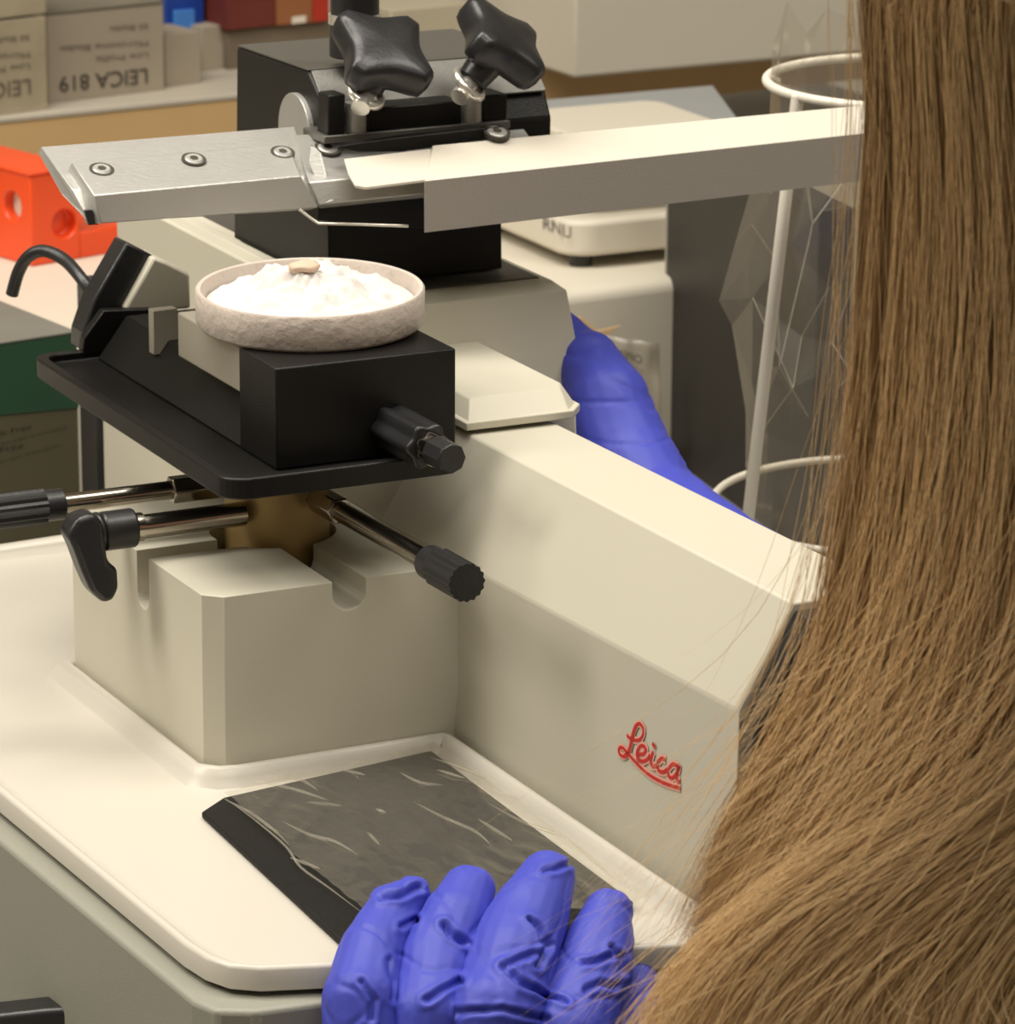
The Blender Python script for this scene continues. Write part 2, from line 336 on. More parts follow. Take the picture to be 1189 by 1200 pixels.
# rear ribbed screw and plates
rs = [cyl_data(L(-40, -168+i*1.9, 143), L(-40, -167+i*1.9, 143), 8.5) for i in range(22)]
link('ribbed_screw', mesh(*joinmesh([cyl_data(L(-40, -172, 143), L(-40, -129, 143), 7)]+rs)), M['blackp'], mt, 40)
lbox('rear_plate', -64, -52.5, -178, -172, 130, 150, M['jaw'], mt, .3)
prism('rear_bracket', [Tp(96, 420, -226), Tp(99, 396, -226), Tp(122, 364, -226), Tp(180, 362, -226), Tp(180, 425, -226)], B*-.006, M['black'], mt, .6)

prism('rear_lever', [Tp(149, 284, -235), Tp(181, 300, -235), Tp(133, 395, -235), Tp(96, 412, -235), Tp(97, 390, -235), Tp(110, 352, -235)], B*-.016, M['blackp'], mt, 1.2)
prism('rear_cover', [Tp(180, 301, -230), Tp(196, 307, -230), Tp(223, 321, -230), Tp(224, 362, -230), Tp(178, 366, -230), Tp(146, 364, -230)], B*-.03, M['cream'], mt, 1.5)

lbox('end_column', -3, 110, -437, -412.5, ZB+76, 105, M['blackp'], mt, 1)
# cable
cb = smoothpath([Tp(14, 345, -300), Tp(22, 318, -296), Tp(34, 300, -290), Tp(52, 294, -284), Tp(76, 305, -272), Tp(98, 330, -255), Tp(118, 360, -245)], 8)
link('cable', mesh(*tube(cb, 3.0, 12)), M['blackp'], mt, 60)['label'] = 'black arched cable'
# ---- clamp knob at the front
kn = cyl('clamp_knob', Sp(458, 500, -20), Sp(503, 524, -20), 9.0, M['blackp'], mt, seg=72, b=1, flute=(6, .10)); kn['label'] = 'fluted black clamp knob'
cyl('knob_shaft', Sp(424, 482, -20), Sp(460, 501, -20), 6.5, M['blackp'], kn)
cyl('knob_neck', Sp(498, 521, -20), Sp(512, 529, -20), 6.6, M['rod'], kn)
cyl('knob_tip', Sp(506, 526, -20), Sp(530, 538, -20), 6.8, M['blackp'], kn, r1=6.2, seg=8, b=.6)
# ---- levers
def lever_bar(name, a, bb, sleeve, gripL, gr, rr, lab):
    """straight bar: sleeve at the column, thin rod, knurled grip"""
    d = (bb-a).normalized(); ln = (bb-a).length
    o = cyl(name, a+d*sleeve[0], a+d*(ln-gripL*.6), rr, M['rod'], mt); o['label'] = lab
    cyl('sleeve', a, a+d*sleeve[0], sleeve[1], M['rod'], o, b=.6, seg=6 if sleeve[2] else 32)
    cyl('ferrule', a+d*(ln-gripL), a+d*(ln-gripL*.72), gr*.93, M['blackp'], o, b=.5)
    ps = [cyl_data(a+d*(ln-gripL*.74), bb, gr, seg=64, flute=(16, .05))]
    link('grip', mesh(*joinmesh(ps)), M['blackp'], o, 25)
    return o
lever_bar('stage_lever', Tp(266, 566, -92), Tp(-12, 601, -92), (.026, 6.2, 1), .032, 7.2, 4.1, 'long straight steel lever with ribbed black grip')
lever_bar('front_lever', Sp(372, 584, -38), Sp(547, 683, -38), (.024, 6, 1), .034, 7.6, 4.4, 'short front steel lever with ribbed black grip')
cl = cyl('clamp_lever', Tp(285, 602, -66), Tp(148, 620, -66), 5.2, M['rod'], mt); cl['label'] = 'steel shaft with black angled ratchet handle'
cyl('hub', Tp(157, 618, -66), Tp(118, 623, -66), 8.3, M['blackp'], cl, b=1.2)
cyl('hub_cap', Tp(118, 623, -66), Tp(82, 628, -66), 8.8, M['blackp'], cl, r1=5.5, b=1.5)
cyl('shaft_collar', Tp(166, 617, -66), Tp(155, 618, -66), 6, M['rod'], cl, seg=24)
hd = [(92, 608), (110, 602), (122, 612), (125, 640), (128, 660), (139, 667), (140, 690), (134, 704), (122, 708), (108, 695), (98, 672), (88, 645), (80, 628)]
hh = prism('handle', [Tp(x, y, -56) for x, y in hd], B*-.013, M['blackp'], cl, 2.5, 3)

# =================================================================== waste tray
tr = empty('section_waste_tray', L(-150, 100, -18), 'white plastic section tray with a raised rim lying on the microtome base', 'tray')
op = [L(-193, -345, 0), Zp(-60, 880, -6), Zp(0, 932, -6), Zp(120, 1031, -6), Zp(215, 1110, -6), Zp(240, 1126, -6), Zp(268, 1136, -6), Zp(305, 1139, -6), Zp(410, 1134, -6), Zp(600, 1122, -6), Zp(838, 1109, -6)]
op[0].z = op[1].z
inner = [L(-.5, 228, -6), L(-2.5, 6, -6), L(-4, .8, -6), L(-10, -.2+.8, -6), L(-98, .6, -6), L(-105, -1, -6), L(-110.8, -7, -6), L(-113, -153, -6), L(-3, -155, -6), L(-3, -345, -6)]
zt = 1.0
poly = op+inner
def offs(poly, d):
    n = len(poly); out = []
    ar = sum(poly[i].x*poly[(i+1) % n].y-poly[(i+1) % n].x*poly[i].y for i in range(n)); sg = 1 if ar > 0 else -1
    for i in range(n):
        a = (poly[i]-poly[i-1]); c = (poly[(i+1) % n]-poly[i]); a.z = c.z = 0; a.normalize(); c.normalize()
        na = Vector((-a.y, a.x, 0))*sg; nc = Vector((-c.y, c.x, 0))*sg; m = (na+nc); m = m/max(.35, m.dot(na))
        out.append(poly[i]+m*d/1000)
    return out
def setz(ps, z): return [Vector((p.x, p.y, ZO+z/1000)) for p in ps]
no = len(op)
def mixed(do, di, z_o, z_i):
    a = offs(poly, do); b_ = offs(poly, di); return [Vector((p.x, p.y, ZO+z_o/1000)) for p in a[:no]]+[Vector((p.x, p.y, ZO+z_i/1000)) for p in b_[no:]]
rings = [mixed(2, 1, -14.6, -14.6), mixed(0, 0, -13.5, -13.5), mixed(0, 0, -5.8, -1), mixed(.7, .8, -4.6, .1), mixed(2.0, 2.4, -4.2, .4), mixed(3.4, 4.2, -4.6, -.4), mixed(4.6, 5.6, -6.2, -3.5), mixed(7, 8.5, -7.4, -7.4), mixed(10, 11, -7.5, -7.5)]
n = len(poly); vs = [p for r in rings for p in r]; fs = []
for k in range(len(rings)-1):
    for i in range(n): fs.append((k*n+i, k*n+(i+1) % n, (k+1)*n+(i+1) % n, (k+1)*n+i))
fs.append(tuple((len(rings)-1)*n+i for i in range(n))); fs.append(tuple(range(n)))
link('tray_pan', mesh(vs, fs), M['tray'], tr, 50)

# =================================================================== black mat and film
zm = -4.5
prism('rubber_mat', [Zp(236, 951, zm), Zp(262, 934, zm), Zp(505, 879, zm), Zp(742, 1056, zm), Zp(700, 1105, zm), Zp(412, 1114, zm)], K*-.0028, M['mat_'], None, .8)
o = bpy.data.objects['rubber_mat']; tag(o, 'thin black rubber mat lying in the white tray under the clear film', 'mat')
fa, fb, fc, fd = Zp(262, 931, -3), Zp(508, 872, -3), Zp(764, 1056, -3), Zp(458, 1100, -3)
NU = 70; vs = []
for j in range(NU+1):
    for i in range(NU+1):
        u, v = i/NU, j/NU; p = (fa*(1-u)+fb*u)*(1-v)+(fd*(1-u)+fc*u)*v
        e = min(u, 1-u, v, 1-v)
        w = noise.fractal(Vector((u*3+v*2, v*2.2-u*4.5, 1.3)), .8, 2.2, 4); w2 = 1-abs(noise.noise(Vector((u*5+v*4.5, (v-u)*2.0, 7.7))))*2
        p = p+K*(.0006+.0022*abs(w)+.0030*max(0, w2-.55)+(.002*max(0, .04-u)/.04)*abs(noise.noise(Vector((u*9, v*9, 3)))))
        p = p+A*.0009*noise.noise(Vector((v*3.2, 0, u*2))); vs.append(p)
fs = [(j*(NU+1)+i, j*(NU+1)+i+1, (j+1)*(NU+1)+i+1, (j+1)*(NU+1)+i) for j in range(NU) for i in range(NU)]
o = link('plastic_film', mesh(vs, fs), M['film'], None, 180); tag(o, 'crinkled clear plastic film spread over the black mat in the tray', 'plastic film')

crs = [((262, 934), (300, 962), (335, 992), (352, 1016), (385, 1040), (430, 1074)), ((262, 936), (292, 952), (322, 974), (338, 990)), ((300, 915), (345, 925), (385, 938)), ((312, 908), (350, 913), (372, 926)),
 ((330, 962), (362, 978), (392, 986), (420, 1002)), ((400, 902), (428, 908)), ((440, 948), (452, 952)), ((468, 905), (492, 917), (520, 920)), ((505, 888), (530, 896), (560, 908), (590, 928)), ((512, 902), (545, 912)),
 ((485, 940), (520, 958), (556, 974), (575, 990)), ((570, 940), (610, 962), (645, 975), (664, 982)), ((664, 982), (690, 1004), (720, 1030)), ((430, 975), (445, 990)), ((360, 940), (400, 944)), ((560, 960), (600, 985)), ((340, 1005), (375, 1018))]
def taper(path, r): n = len(path); return tube(path, [max(.05, r*sin(pi*(i+.3)/(n-.4))) for i in range(n)], 6)
cr = [taper(smoothpath([Zp(x, y, -1.6) for x, y in c], 4), .7 if k else .55) for k, c in enumerate(crs)]  # pale tubes stand in for bright reflections along the film creases
link('film_crease_glints', mesh(*joinmesh(cr)), M['filmglint'], o)['label'] = 'whitish lines standing for glints on creases of the clear film'
# =================================================================== dish, ice, tissue
dax = (K+(-A*.44*.04+B*.9*.04)).normalized(); dc = L(-29.5, -78, 161.6)
dsh = revolve('round_dish', dc, dax, [(0, 0), (45, 0), (47.2, .6), (48.2, 2), (48.4, 15.0), (47.6, 15.9), (46.2, 15.6), (45.6, 14), (45, 3), (43, 2), (0, 2)], M['dish'], None, 96, 50)
tag(dsh, 'shallow frosted round dish clamped on the black stage, heaped with white ice', 'dish')
x_, y_, d_ = frame(dax); vs = []; R_ = 44.4; NR, NA = 40, 110
vs.append(None)
def iceh(px_, py_):
    r = sqrt(px_*px_+py_*py_)/R_; e = max(0, 1-r**3.0)
    h = 7.5*e+5.5*e*noise.fractal(Vector((px_*.055, py_*.055, 4.1)), .7, 2.1, 4)+3.4*e*abs(noise.noise(Vector((px_*.085, py_*.085, 9))))+1.0*e*abs(noise.noise(Vector((px_*.2, py_*.2, 3))))
    wx, wy = px_, py_
    h += 4.0*math.exp(-(((px_-ixc[0])**2+(py_-ixc[1])**2)/260))*e
    return 9.6+h-1.2*noise.noise(Vector((px_*.3, py_*.3, 2)))*e
Q = Zp(358, 305, 189)-dc; ixc = (Q.dot(x_)*1000, Q.dot(y_)*1000)
vs = [dc+d_*iceh(0, 0)/1000]
for i in range(1, NR+1):
    for j in range(NA):
        a = 2*pi*j/NA; r = R_*i/NR*(1+.02*noise.noise(Vector((cos(a)*3, sin(a)*3, 0)))*(i/NR)); px_, py_ = r*cos(a), r*sin(a); vs.append(dc+(x_*px_+y_*py_+d_*iceh(px_, py_))/1000)
fs = [(0, 1+j, 1+(j+1) % NA) for j in range(NA)]+[(1+(i-1)*NA+j, 1+i*NA+j, 1+i*NA+(j+1) % NA, 1+(i-1)*NA+(j+1) % NA) for i in range(1, NR) for j in range(NA)]
k = len(vs); vs += [dc+(x_*cos(2*pi*j/NA)*R_+y_*sin(2*pi*j/NA)*R_+d_*2.2)/1000 for j in range(NA)]
fs += [(1+(NR-1)*NA+j, k+j, k+(j+1) % NA, 1+(NR-1)*NA+(j+1) % NA) for j in range(NA)]+[tuple(k+j for j in range(NA))]
o = link('powdered_ice', mesh(vs, fs), M['ice'], None, 180); tag(o, 'heap of white powdery ice filling the round dish', 'ice', kind='stuff')
tc_ = dc+(x_*ixc[0]+y_*ixc[1]+d_*(iceh(*ixc)+.6))/1000
bm = bmesh.new(); bmesh.ops.create_icosphere(bm, subdivisions=3, radius=1)
for v in bm.verts:
    q = v.co.copy(); f_ = 1+.28*noise.noise(q*1.6); v.co = tc_+(A*q.x*7.2+B*q.y*5.2+K*q.z*2.9)*f_/1000
me = bpy.data.meshes.new('t'); bm.to_mesh(me); bm.free()
o = link('tissue_sample', me, M['tissue'], None, 180); tag(o, 'small pale brown tissue piece resting on top of the ice heap', 'tissue sample')

# =================================================================== knife carriage
kc = empty('knife_carriage', L(70, -235, 153), 'black knife carriage with two star knobs holding the long steel knife', 'knife carriage')
s0 = 22
sec = [(277, 55), (360, 84), (372, 110), (383, 160), (383, 200), (276, 200)]
body = prism('carriage_body', [Sp(x, y, s0) for x, y in sec], A*.1120, M['black'], kc, 1.2)
prism('carriage_foot', [Sp(x, y, s0) for x, y in ((275, 199), (383, 199), (386, 336), (274, 279))], A*.0865, M['black'], kc, .8)
pA, pB = Sp(277, 55, s0), Sp(360, 84, s0)
prism('top_plate', [pA+A*.0004+K*.0002, pB+A*.0004+K*.0002, pB+A*.1116+K*.0002, pA+A*.1116+K*.0002], K*.0008, M['blacktop'], kc, .2)['label'] = 'dull grey top plate'
f1, f2 = Sp(361, 85, s0), Sp(378, 130, s0); fn = (f2-f1).cross(A).normalized(); fn = fn if fn.dot(B) > 0 else -fn
prism('front_plate', [f1+A*.001+fn*.0004, f2+A*.001+fn*.0004, f2+A*.111+fn*.0004, f1+A*.111+fn*.0004], fn*.0012, M['satin'], kc, .4)['label'] = 'satin grey sloping front plate'
# steel disc on the left face
dcen = Sp(350, 155, s0); cyl('end_disc', dcen-A*.0025, dcen+A*.001, 18.0, M['steel'], kc, seg=64, b=.4)
# clamp bar in front of the sloping plate
tb = -166
cb1 = [Tp(430, 127, tb), Tp(541, 118, tb), Tp(541, 145, tb), Tp(430, 154, tb)]
prism('clamp_bar', cb1, B*-.02, M['black'], kc, .8)
prism('clamp_block', [Tp(565, 112, tb), Tp(595, 110, tb), Tp(594, 140, tb), Tp(565, 143, tb)], B*-.02, M['black'], kc, .8)
prism('clamp_block', [Tp(385, 112, tb), Tp(405, 110, tb), Tp(404, 158, tb), Tp(384, 160, tb)], B*-.012, M['black'], kc, .8)
prism('support_strip', [Tp(380, 160, tb+2), Tp(598, 141, tb+2), Tp(598, 150, tb+2), Tp(380, 169, tb+2)], B*-.024, M['satin'], kc, .5)
for x, y in ((417, 134), (552, 124)): cyl('clamp_screw', Tp(x, y-14, tb-4), Tp(x, y+22, tb-4), 5.0, M['steel'], kc)
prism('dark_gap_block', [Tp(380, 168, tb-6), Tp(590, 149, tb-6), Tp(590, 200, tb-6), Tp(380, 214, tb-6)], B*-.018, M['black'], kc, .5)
# top post
pc = Zp(416, 66, 251); cyl('post_collar', pc, pc+K*.016, 11.6, M['blackp'], kc, b=.8); pst = cyl('post', pc+K*.0165, pc+K*.055, 11.0, M['blackp'], kc, b=.6); cyl('post_ring', pc+K*.015, pc+K*.0195, 12.0, M['chrome'], pst)
# star knobs
def starknob(cpx, t, ax, corner, R, ringpx, lab):   # ringpx: where the washer ring sits
    c = Tp(*cpx, t); ax = ax.normalized(); u = plane(corner[0], corner[1], c, ax)-c; u = (u-ax*u.dot(ax)).normalized(); v = ax.cross(u)
    ring_out = []
    for i in range(96):
        a = 2*pi*i/96; q = abs((a+pi/4) % (pi/2)-pi/4)/(pi/4); r = R*(1-.42*(q**1.15 if q < 1 else 1)); ph = abs(((a+pi/4) % (pi/2))-pi/4); ph2 = pi/4-ph; r = R*min(.84, .707/cos(ph2)-.135*(1-(ph2/(pi/4))**2)-.0*ph)/.84
        ring_out.append((r*cos(a), r*sin(a)))
    prof = [(.30, -10), (.86, -9), (.96, -7.5), (1, -4), (1, 2.5), (.96, 4.6), (.88, 5.8), (.6, 6.6), (.3, 7.0), (.08, 7.1)]
    vs = []; fs = []
    for k, h in prof:
        for x, y in ring_out: vs.append(c+(u*x*k+v*y*k+ax*(h-(1.2 if h > 3 else 0)*(1-0)))/1000) if False else vs.append(c+u*(x*k/1000)+v*(y*k/1000)+ax*(h/1000))
    n = 96
    for k in range(len(prof)-1):
        for i in range(n): fs.append((k*n+i, k*n+(i+1) % n, (k+1)*n+(i+1) % n, (k+1)*n+i))
    fs += [tuple(range(n)), tuple((len(prof)-1)*n+i for i in range(n))]
    o = link('star_knob', mesh(vs, fs), M['blackp'], kc, 60); o['label'] = lab
    rp = Tp(*ringpx, t+4); ax2 = (c-ax*.012-rp).normalized(); ax = (ax*.7+ax2*.3).normalized()
    cyl('knob_stem', rp+ax2*.003, c-ax2*.006, 7.0, M['blackp'], o, r1=9, b=.8)
    cyl('knob_bolt', rp-ax2*.010, rp+ax2*.006, 4.2, M['chrome'], o)
    revolve('knob_ring', rp, (ax*.7+B*.3+ax2*.1).normalized(), [(5.6, 0), (6.4, -1.7), (7.9, -2.1), (9.3, -1.4), (9.8, 0), (9.3, 1.4), (7.9, 2.1), (6.4, 1.7), (5.6, 0)], M['chrome'], o, 40, 60)
    return o
starknob((449, 60), -160, A*.10+B*.62+K*.78, (493, 92), 25, (428, 110), 'left four-lobed black star knob')
starknob((589, 48), -160, A*.42+B*.50+K*.76, (637, 38), 24, (549, 99), 'right four-lobed black star knob')
# ---- knife blade holder (left part)
def secline(x0, x1, l):      # l: list of (pxL, pxR, t)
    return [Tp(*a, t) for a, b_, t in l], [Tp(*b_, t) for a, b_, t in l]
P_, Q_ = secline(0, 0, [((105, 262), (372, 243), -139), ((104, 258), (372, 240), -141), ((84, 222), (362, 205), -152), ((48, 172), (345, 148), -190), ((45, 180), (342, 158), -191), ((72, 228), (352, 212), -160)])
kh = loft('knife_holder', P_, Q_, M['steel'], kc, .5); kh['label'] = 'brushed steel knife holder'
P_, Q_ = secline(0, 0, [((118, 262), (373, 243), -136.5), ((110, 229), (352, 206), -138), ((84, 190), (338, 168), -166), ((80, 197), (332, 175), -168), ((100, 262), (364, 246), -141)])
cp = loft('clamp_plate', P_, Q_, M['steel'], kh, .5)
prism('knife_blade', [Tp(99, 247, -138.5), Tp(108, 246, -138.5), Tp(116, 263, -138.2), Tp(104, 264, -138.2)], B*-.002+A*.0, M['blackp'], kh, .1)['label'] = 'dark end of the blade'
# right portion of the holder
P_, Q_ = secline(0, 0, [((374, 240), (640, 212), -139), ((362, 214), (640, 186), -142), ((344, 158), (610, 146), -182), ((344, 170), (610, 158), -184), ((374, 246), (640, 220), -146)])
loft('knife_holder_arm', P_, Q_, M['steel'], kh, .5)
prism('blade_edge_stop', [Tp(364, 170, -152), Tp(374, 180, -152), Tp(388, 236, -139), Tp(381, 238, -139), Tp(362, 190, -152)], A*.001, M['steel'], kh, .2)
# screws
def screw(x, y, t, r=4.1):
    c = Tp(x, y, t); ax = (K*.93+B*.34).normalized(); o = revolve('socket_screw', c+ax*.0012, ax, [(0, -2.0), (r*.45, -2.0), (r*.45, .2), (r*.85, .25), (r, -.3), (r, -2)], M['bar'], kh, 24); o.data.materials.clear(); o.data.materials.append(M['steel'])
    cyl('screw_seat', c-ax*.001, c+ax*.0009, r*1.32, M['ink'], o); cyl('hex_socket', c-ax*.0005, c+ax*.0015, r*.48, M['ink'], o, seg=6)
screw(119, 200, -158); screw(227, 188, -158.5); screw(331, 180, -159)
screw(384, 175, -167, 4.6)
# ---- guard bar (beige)
xr = 1085
def ln(p, q, x): return (x, p[1]+(q[1]-p[1])*(x-p[0])/(q[0]-p[0]))
top_l, top_r = (500, 212), (1015, 156); bot_l, bot_r = (500, 272), (1010, 212); bk_l, bk_r = (600, 161), (1018, 122)
LB = lambda x: [Tp(*ln(bot_l, bot_r, x), -121), Tp(*ln(top_l, top_r, x), -123), Tp(*ln((500, 209), (1015, 153), x), -125), Tp(*ln(bk_l, bk_r, x+8), -146), Tp(*ln((bk_l[0], bk_l[1]+60), (bk_r[0], bk_r[1]+60), x+8), -146)]
gb = loft('hand_guard', LB(498), LB(xr), [M['bar']], kc, .8); gb['label'] = 'long beige guard bar over the blade'
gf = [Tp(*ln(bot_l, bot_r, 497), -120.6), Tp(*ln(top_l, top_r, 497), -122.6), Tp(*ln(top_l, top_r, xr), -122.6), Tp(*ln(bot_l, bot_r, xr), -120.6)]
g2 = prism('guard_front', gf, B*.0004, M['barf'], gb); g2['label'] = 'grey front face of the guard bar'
cvp = [(414, 216), (406, 202), (402, 186), (420, 182), (600, 161), (600, 200), (498, 210), (425, 220)]
# thin cover extending left over the arm, following the knife's slope
c1 = [Tp(416, 217, -126), Tp(408, 203, -133), Tp(403, 186, -144), Tp(430, 183, -146), Tp(600, 163, -146), Tp(600, 199, -125), Tp(498, 210.5, -125), Tp(428, 219.5, -125)]
prism('guard_cover', c1, K*-.0012, M['bar'], gb, .2)
prism('gap_shade_strip', [Tp(392, 172, -149), Tp(470, 161, -149), Tp(590, 148, -149), Tp(566, 163, -149), Tp(520, 171, -149), Tp(470, 178, -149), Tp(420, 178, -149)], B*-.006, M['black'], kc, .4)  # black strip stands in for the shaded gap above the cover
# opening below the cover: dark recess and thin spring wire
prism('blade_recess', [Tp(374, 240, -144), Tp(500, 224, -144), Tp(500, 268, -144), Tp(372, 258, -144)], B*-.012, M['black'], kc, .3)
wp = [Tp(350, 245, -137), Tp(370, 260, -134), Tp(378, 262, -133), Tp(420, 263, -131), Tp(478, 265, -129)]
link('spring_wire', mesh(*tube(smoothpath(wp, 4), .7, 8)), M['chrome'], kc, 60)
screw(582, 156, -147.5, 4.6)

# =================================================================== background: slab, balance, shelf, boxes
zs = 20
q0, q1 = Zp(560, 355, zs), Zp(858, 318, zs); dd = (q1-q0).normalized(); bk = Vector((-dd.y, dd.x, 0))
q0 = q0-dd*.62
o = prism('stone_slab', [q0, q1, q1+bk*.30, q0+bk*.30], K*((ZB-zs)/1000), M['slab'], None, 8, 4); tag(o, 'low white balance table block behind the microtome carrying the balance and orange rack', 'balance table')
ba = empty('laboratory_balance', Zp(720, 300, zs), 'white laboratory balance with a wide steel pan behind the guard bar', 'balance')
# rounded base
c_ = Zp(780, 301, zs+7); l_ = Zp(648, 318, zs+7)
def rr2(p, ex, ey, w, d, r, n=8):
    out = []
    for cx, cy, a0 in ((w-r, r, -90), (w-r, d-r, 0), (r, d-r, 90), (r, r, 180)):
        for i in range(n+1):
            a = radians(a0+90*i/n); out.append(p+ex*((cx+r*cos(a))/1000)+ey*((cy+r*sin(a))/1000))
    return out
ex = A.copy(); ey = -B
pb = Zp(667, 304, zs+8)
baseo = prism('balance_base', rr2(pb, ex, ey, 150, 150, 20), K*.022, M['bal'], ba, 3, 3)
prism('balance_riser', rr2(pb+ex*.02+ey*.02+K*.022, ex, ey, 105, 105, 15), K*.046, M['bal'], ba, 2)
for u_, v_ in ((16, 16), (130, 16), (16, 130), (130, 130)): cyl('foot', pb+ex*u_/1000+ey*v_/1000-K*.008, pb+ex*u_/1000+ey*v_/1000+K*.001, 7, M['blackp'], ba)
pzz = 95; ps_ = [Zp(835, 100, pzz), Zp(590, 121, pzz)]; e1 = (ps_[0]-ps_[1]).normalized(); e2 = Vector((e1.y, -e1.x, 0)); ps_[1] = ps_[1]-e1*.0
prism('weighing_pan', [ps_[1], ps_[0], Zp(858, 131, pzz), Zp(858, 131, pzz)+(Zp(858, 131, pzz)-ps_[0]).normalized()*.07, Zp(858, 131, pzz)+(Zp(858, 131, pzz)-ps_[0]).normalized()*.07-e1*.135, ps_[1]+e2*.08], K*-.004, M['pan'], ba, .5)['label'] = 'flat steel weighing pan'
pside = pb; 
text('maker_letters', 'RNU', Sp(636, 262, 0) if False else plane(637, 268, pb, -ex), plane(670, 280, pb, -ex), K, 8.0, M['grey'], ba, -ex*.0006)
# tag and clear pouch
yq = Zp(780, 530, ZB+2).y-.06
o = prism('paper_tag', [Dp(664, 372, yq), Dp(682, 372, yq), Dp(700, 388, yq), Dp(727, 382, yq), Dp(705, 398, yq), Dp(690, 400, yq)], Vector((0, .002, 0)), M['tan'], None, .2); tag(o, 'small tan paper tag with string beside the clear printed pouch', 'paper tag')
yp = yq+.01
gp = []
NP = 14
pc4 = [Dp(708, 393, yp), Dp(772, 402, yp), Dp(776, 540, yp), Dp(700, 520, yp)]
for j in range(NP+1):
    for i in range(NP+1):
        u, v = i/NP, j/NP; p = (pc4[0]*(1-u)+pc4[1]*u)*(1-v)+(pc4[3]*(1-u)+pc4[2]*u)*v
        gp.append(p+Vector((0, .006*noise.noise(Vector((u*3, v*3, 5))), 0)))
po = link('clear_pouch', mesh(gp, [(j*(NP+1)+i, j*(NP+1)+i+1, (j+1)*(NP+1)+i+1, (j+1)*(NP+1)+i) for j in range(NP) for i in range(NP)]), M['bagg'], None, 180)
md = po.modifiers.new('s', 'SOLIDIFY'); md.thickness = .0004
tag(po, 'clear printed plastic pouch standing between the back glove and the dark upright panel', 'pouch')
text('printed_word', 'OPEN', Dp(752, 427, yp-.008), Dp(721, 418, yp-.008), K, 5.0, M['ink'], po, Vector((0, 0, 0)), bold=0)
text('printed_word', 'HERE', Dp(752, 440, yp-.008), Dp(727, 431, yp-.008), K, 4.0, M['inkg'], po, Vector((0, 0, 0)))
# dark upright panel of unknown purpose
p0, p1 = Zp(777, 531, ZB), Zp(948, 655, ZB); pd = (p1-p0).normalized(); pn = Vector((-pd.y, pd.x, 0))
hgt = plane(777, 152, p0, pn).z-p0.z
pnl = empty('upright_panel', p0, 'tall dark upright panel between the balance and the clear waste bag', 'panel')
prism('panel_board', [p0, p1, p1+pn*.022, p0+pn*.022], K*hgt, M['dark'], pnl, 1)
prism('panel_edge', [p0-pd*.0028, p0-pd*.0002, p0-pd*.0002+pn*.022, p0-pd*.0028+pn*.022], K*hgt, M['barf'], pnl, .3)
# beige carton behind the bag
pxbox('storage_carton', (905, 500), (1130, 470), 205, ZB, 160, M['beige'], None, 1, 'beige carton seen through the clear waste bag', 'carton')
# shelf
ZS = 43
sh = empty('storage_shelf', Zp(450, 95, ZB), 'raised shelf with pale laminate top and oak front edge carrying the boxes', 'shelf')
a0, a1 = Zp(0, 138, ZS), Zp(620, 75, ZS); sd = (a1-a0).normalized(); sb = Vector((-sd.y, sd.x, 0)); a0 = a0-sd*.35; a1 = a1+sd*.6
prism('shelf_top', [a0, a1, a1+sb*.35, a0+sb*.35], K*-.004, M['shelf'], sh, .8)
prism('oak_edge', [a0+K*-.0042+sb*.001, a1+K*-.0042+sb*.001, a1+sb*.022-K*.0042, a0+sb*.022-K*.0042], K*-.035, M['wood'], sh, .5)
for q in (a0+sd*.02, a1-sd*.04): prism('side_support', [q+sb*.02, q+sd*.02+sb*.02, q+sd*.02+sb*.33, q+sb*.33], K*((ZB-ZS)/1000), M['wood'], sh, 1)
# blade boxes
b2, l2, r2, d2, bk2, h2 = pxbox('blade_box', (57, 121), (193, 105), 18, ZS, 85, M['card'], get=True)
b2['label'] = 'grey printed microtome blade box standing upside down, right of the film-wrapped boxes'; b2['category'] = 'box'; b2['group'] = 'blade boxes on the shelf'
prism('box_lid', [l2+K*(h2+.0006)-bk2*.01, r2+K*(h2+.0006)-bk2*.01, r2+K*(h2+.0006)+bk2, l2+K*(h2+.0006)+bk2], K*.002, M['cardtop'], b2, .3)
n2 = Vector((-d2.y, d2.x, 0)); f2p = lambda x, y: plane(x, y, l2, n2)
text('box_title', 'LEICA 819', f2p(172, 80), f2p(69, 90), -K, 11.0, M['ink'], b2, -n2*.0008, bold=.003)
text('box_text', 'Low Profile', f2p(173, 61), f2p(112, 66), -K, 4.2, M['inkg'], b2, -n2*.0008)
text('box_text', 'Microtome Blades', f2p(173, 47), f2p(70, 54), -K, 4.2, M['inkg'], b2, -n2*.0008)
text('box_text', '50 Blades', f2p(173, 27), f2p(128, 31), -K, 4.0, M['inkg'], b2, -n2*.0008)
b1, l1, r1, d1, bk1, h1 = pxbox('blade_box', (-75, 146), (56.5, 128), 34, ZS, 85, M['wrap'], get=True)
b1['label'] = 'film-wrapped blade box at the left end of the shelf, bottom of the stack'; b1['category'] = 'box'; b1['group'] = 'blade boxes on the shelf'
n1 = Vector((-d1.y, d1.x, 0)); f1p = lambda x, y: plane(x, y, l1, n1)
text('box_title', 'LEICA 819', f1p(35, 92), f1p(-70, 104), -K, 11.0, M['inkg'], b1, -n1*.0008, bold=.003)
text('box_text', 'Low Profile', f1p(34, 74), f1p(-30, 80), -K, 4.2, M['inkg'], b1, -n1*.0008)
text('box_text', 'Microtome Blades', f1p(34, 60), f1p(-70, 68), -K, 4.2, M['inkg'], b1, -n1*.0008)
text('box_text', '50 Blades', f1p(34, 40), f1p(-12, 45), -K, 4.0, M['inkg'], b1, -n1*.0008)
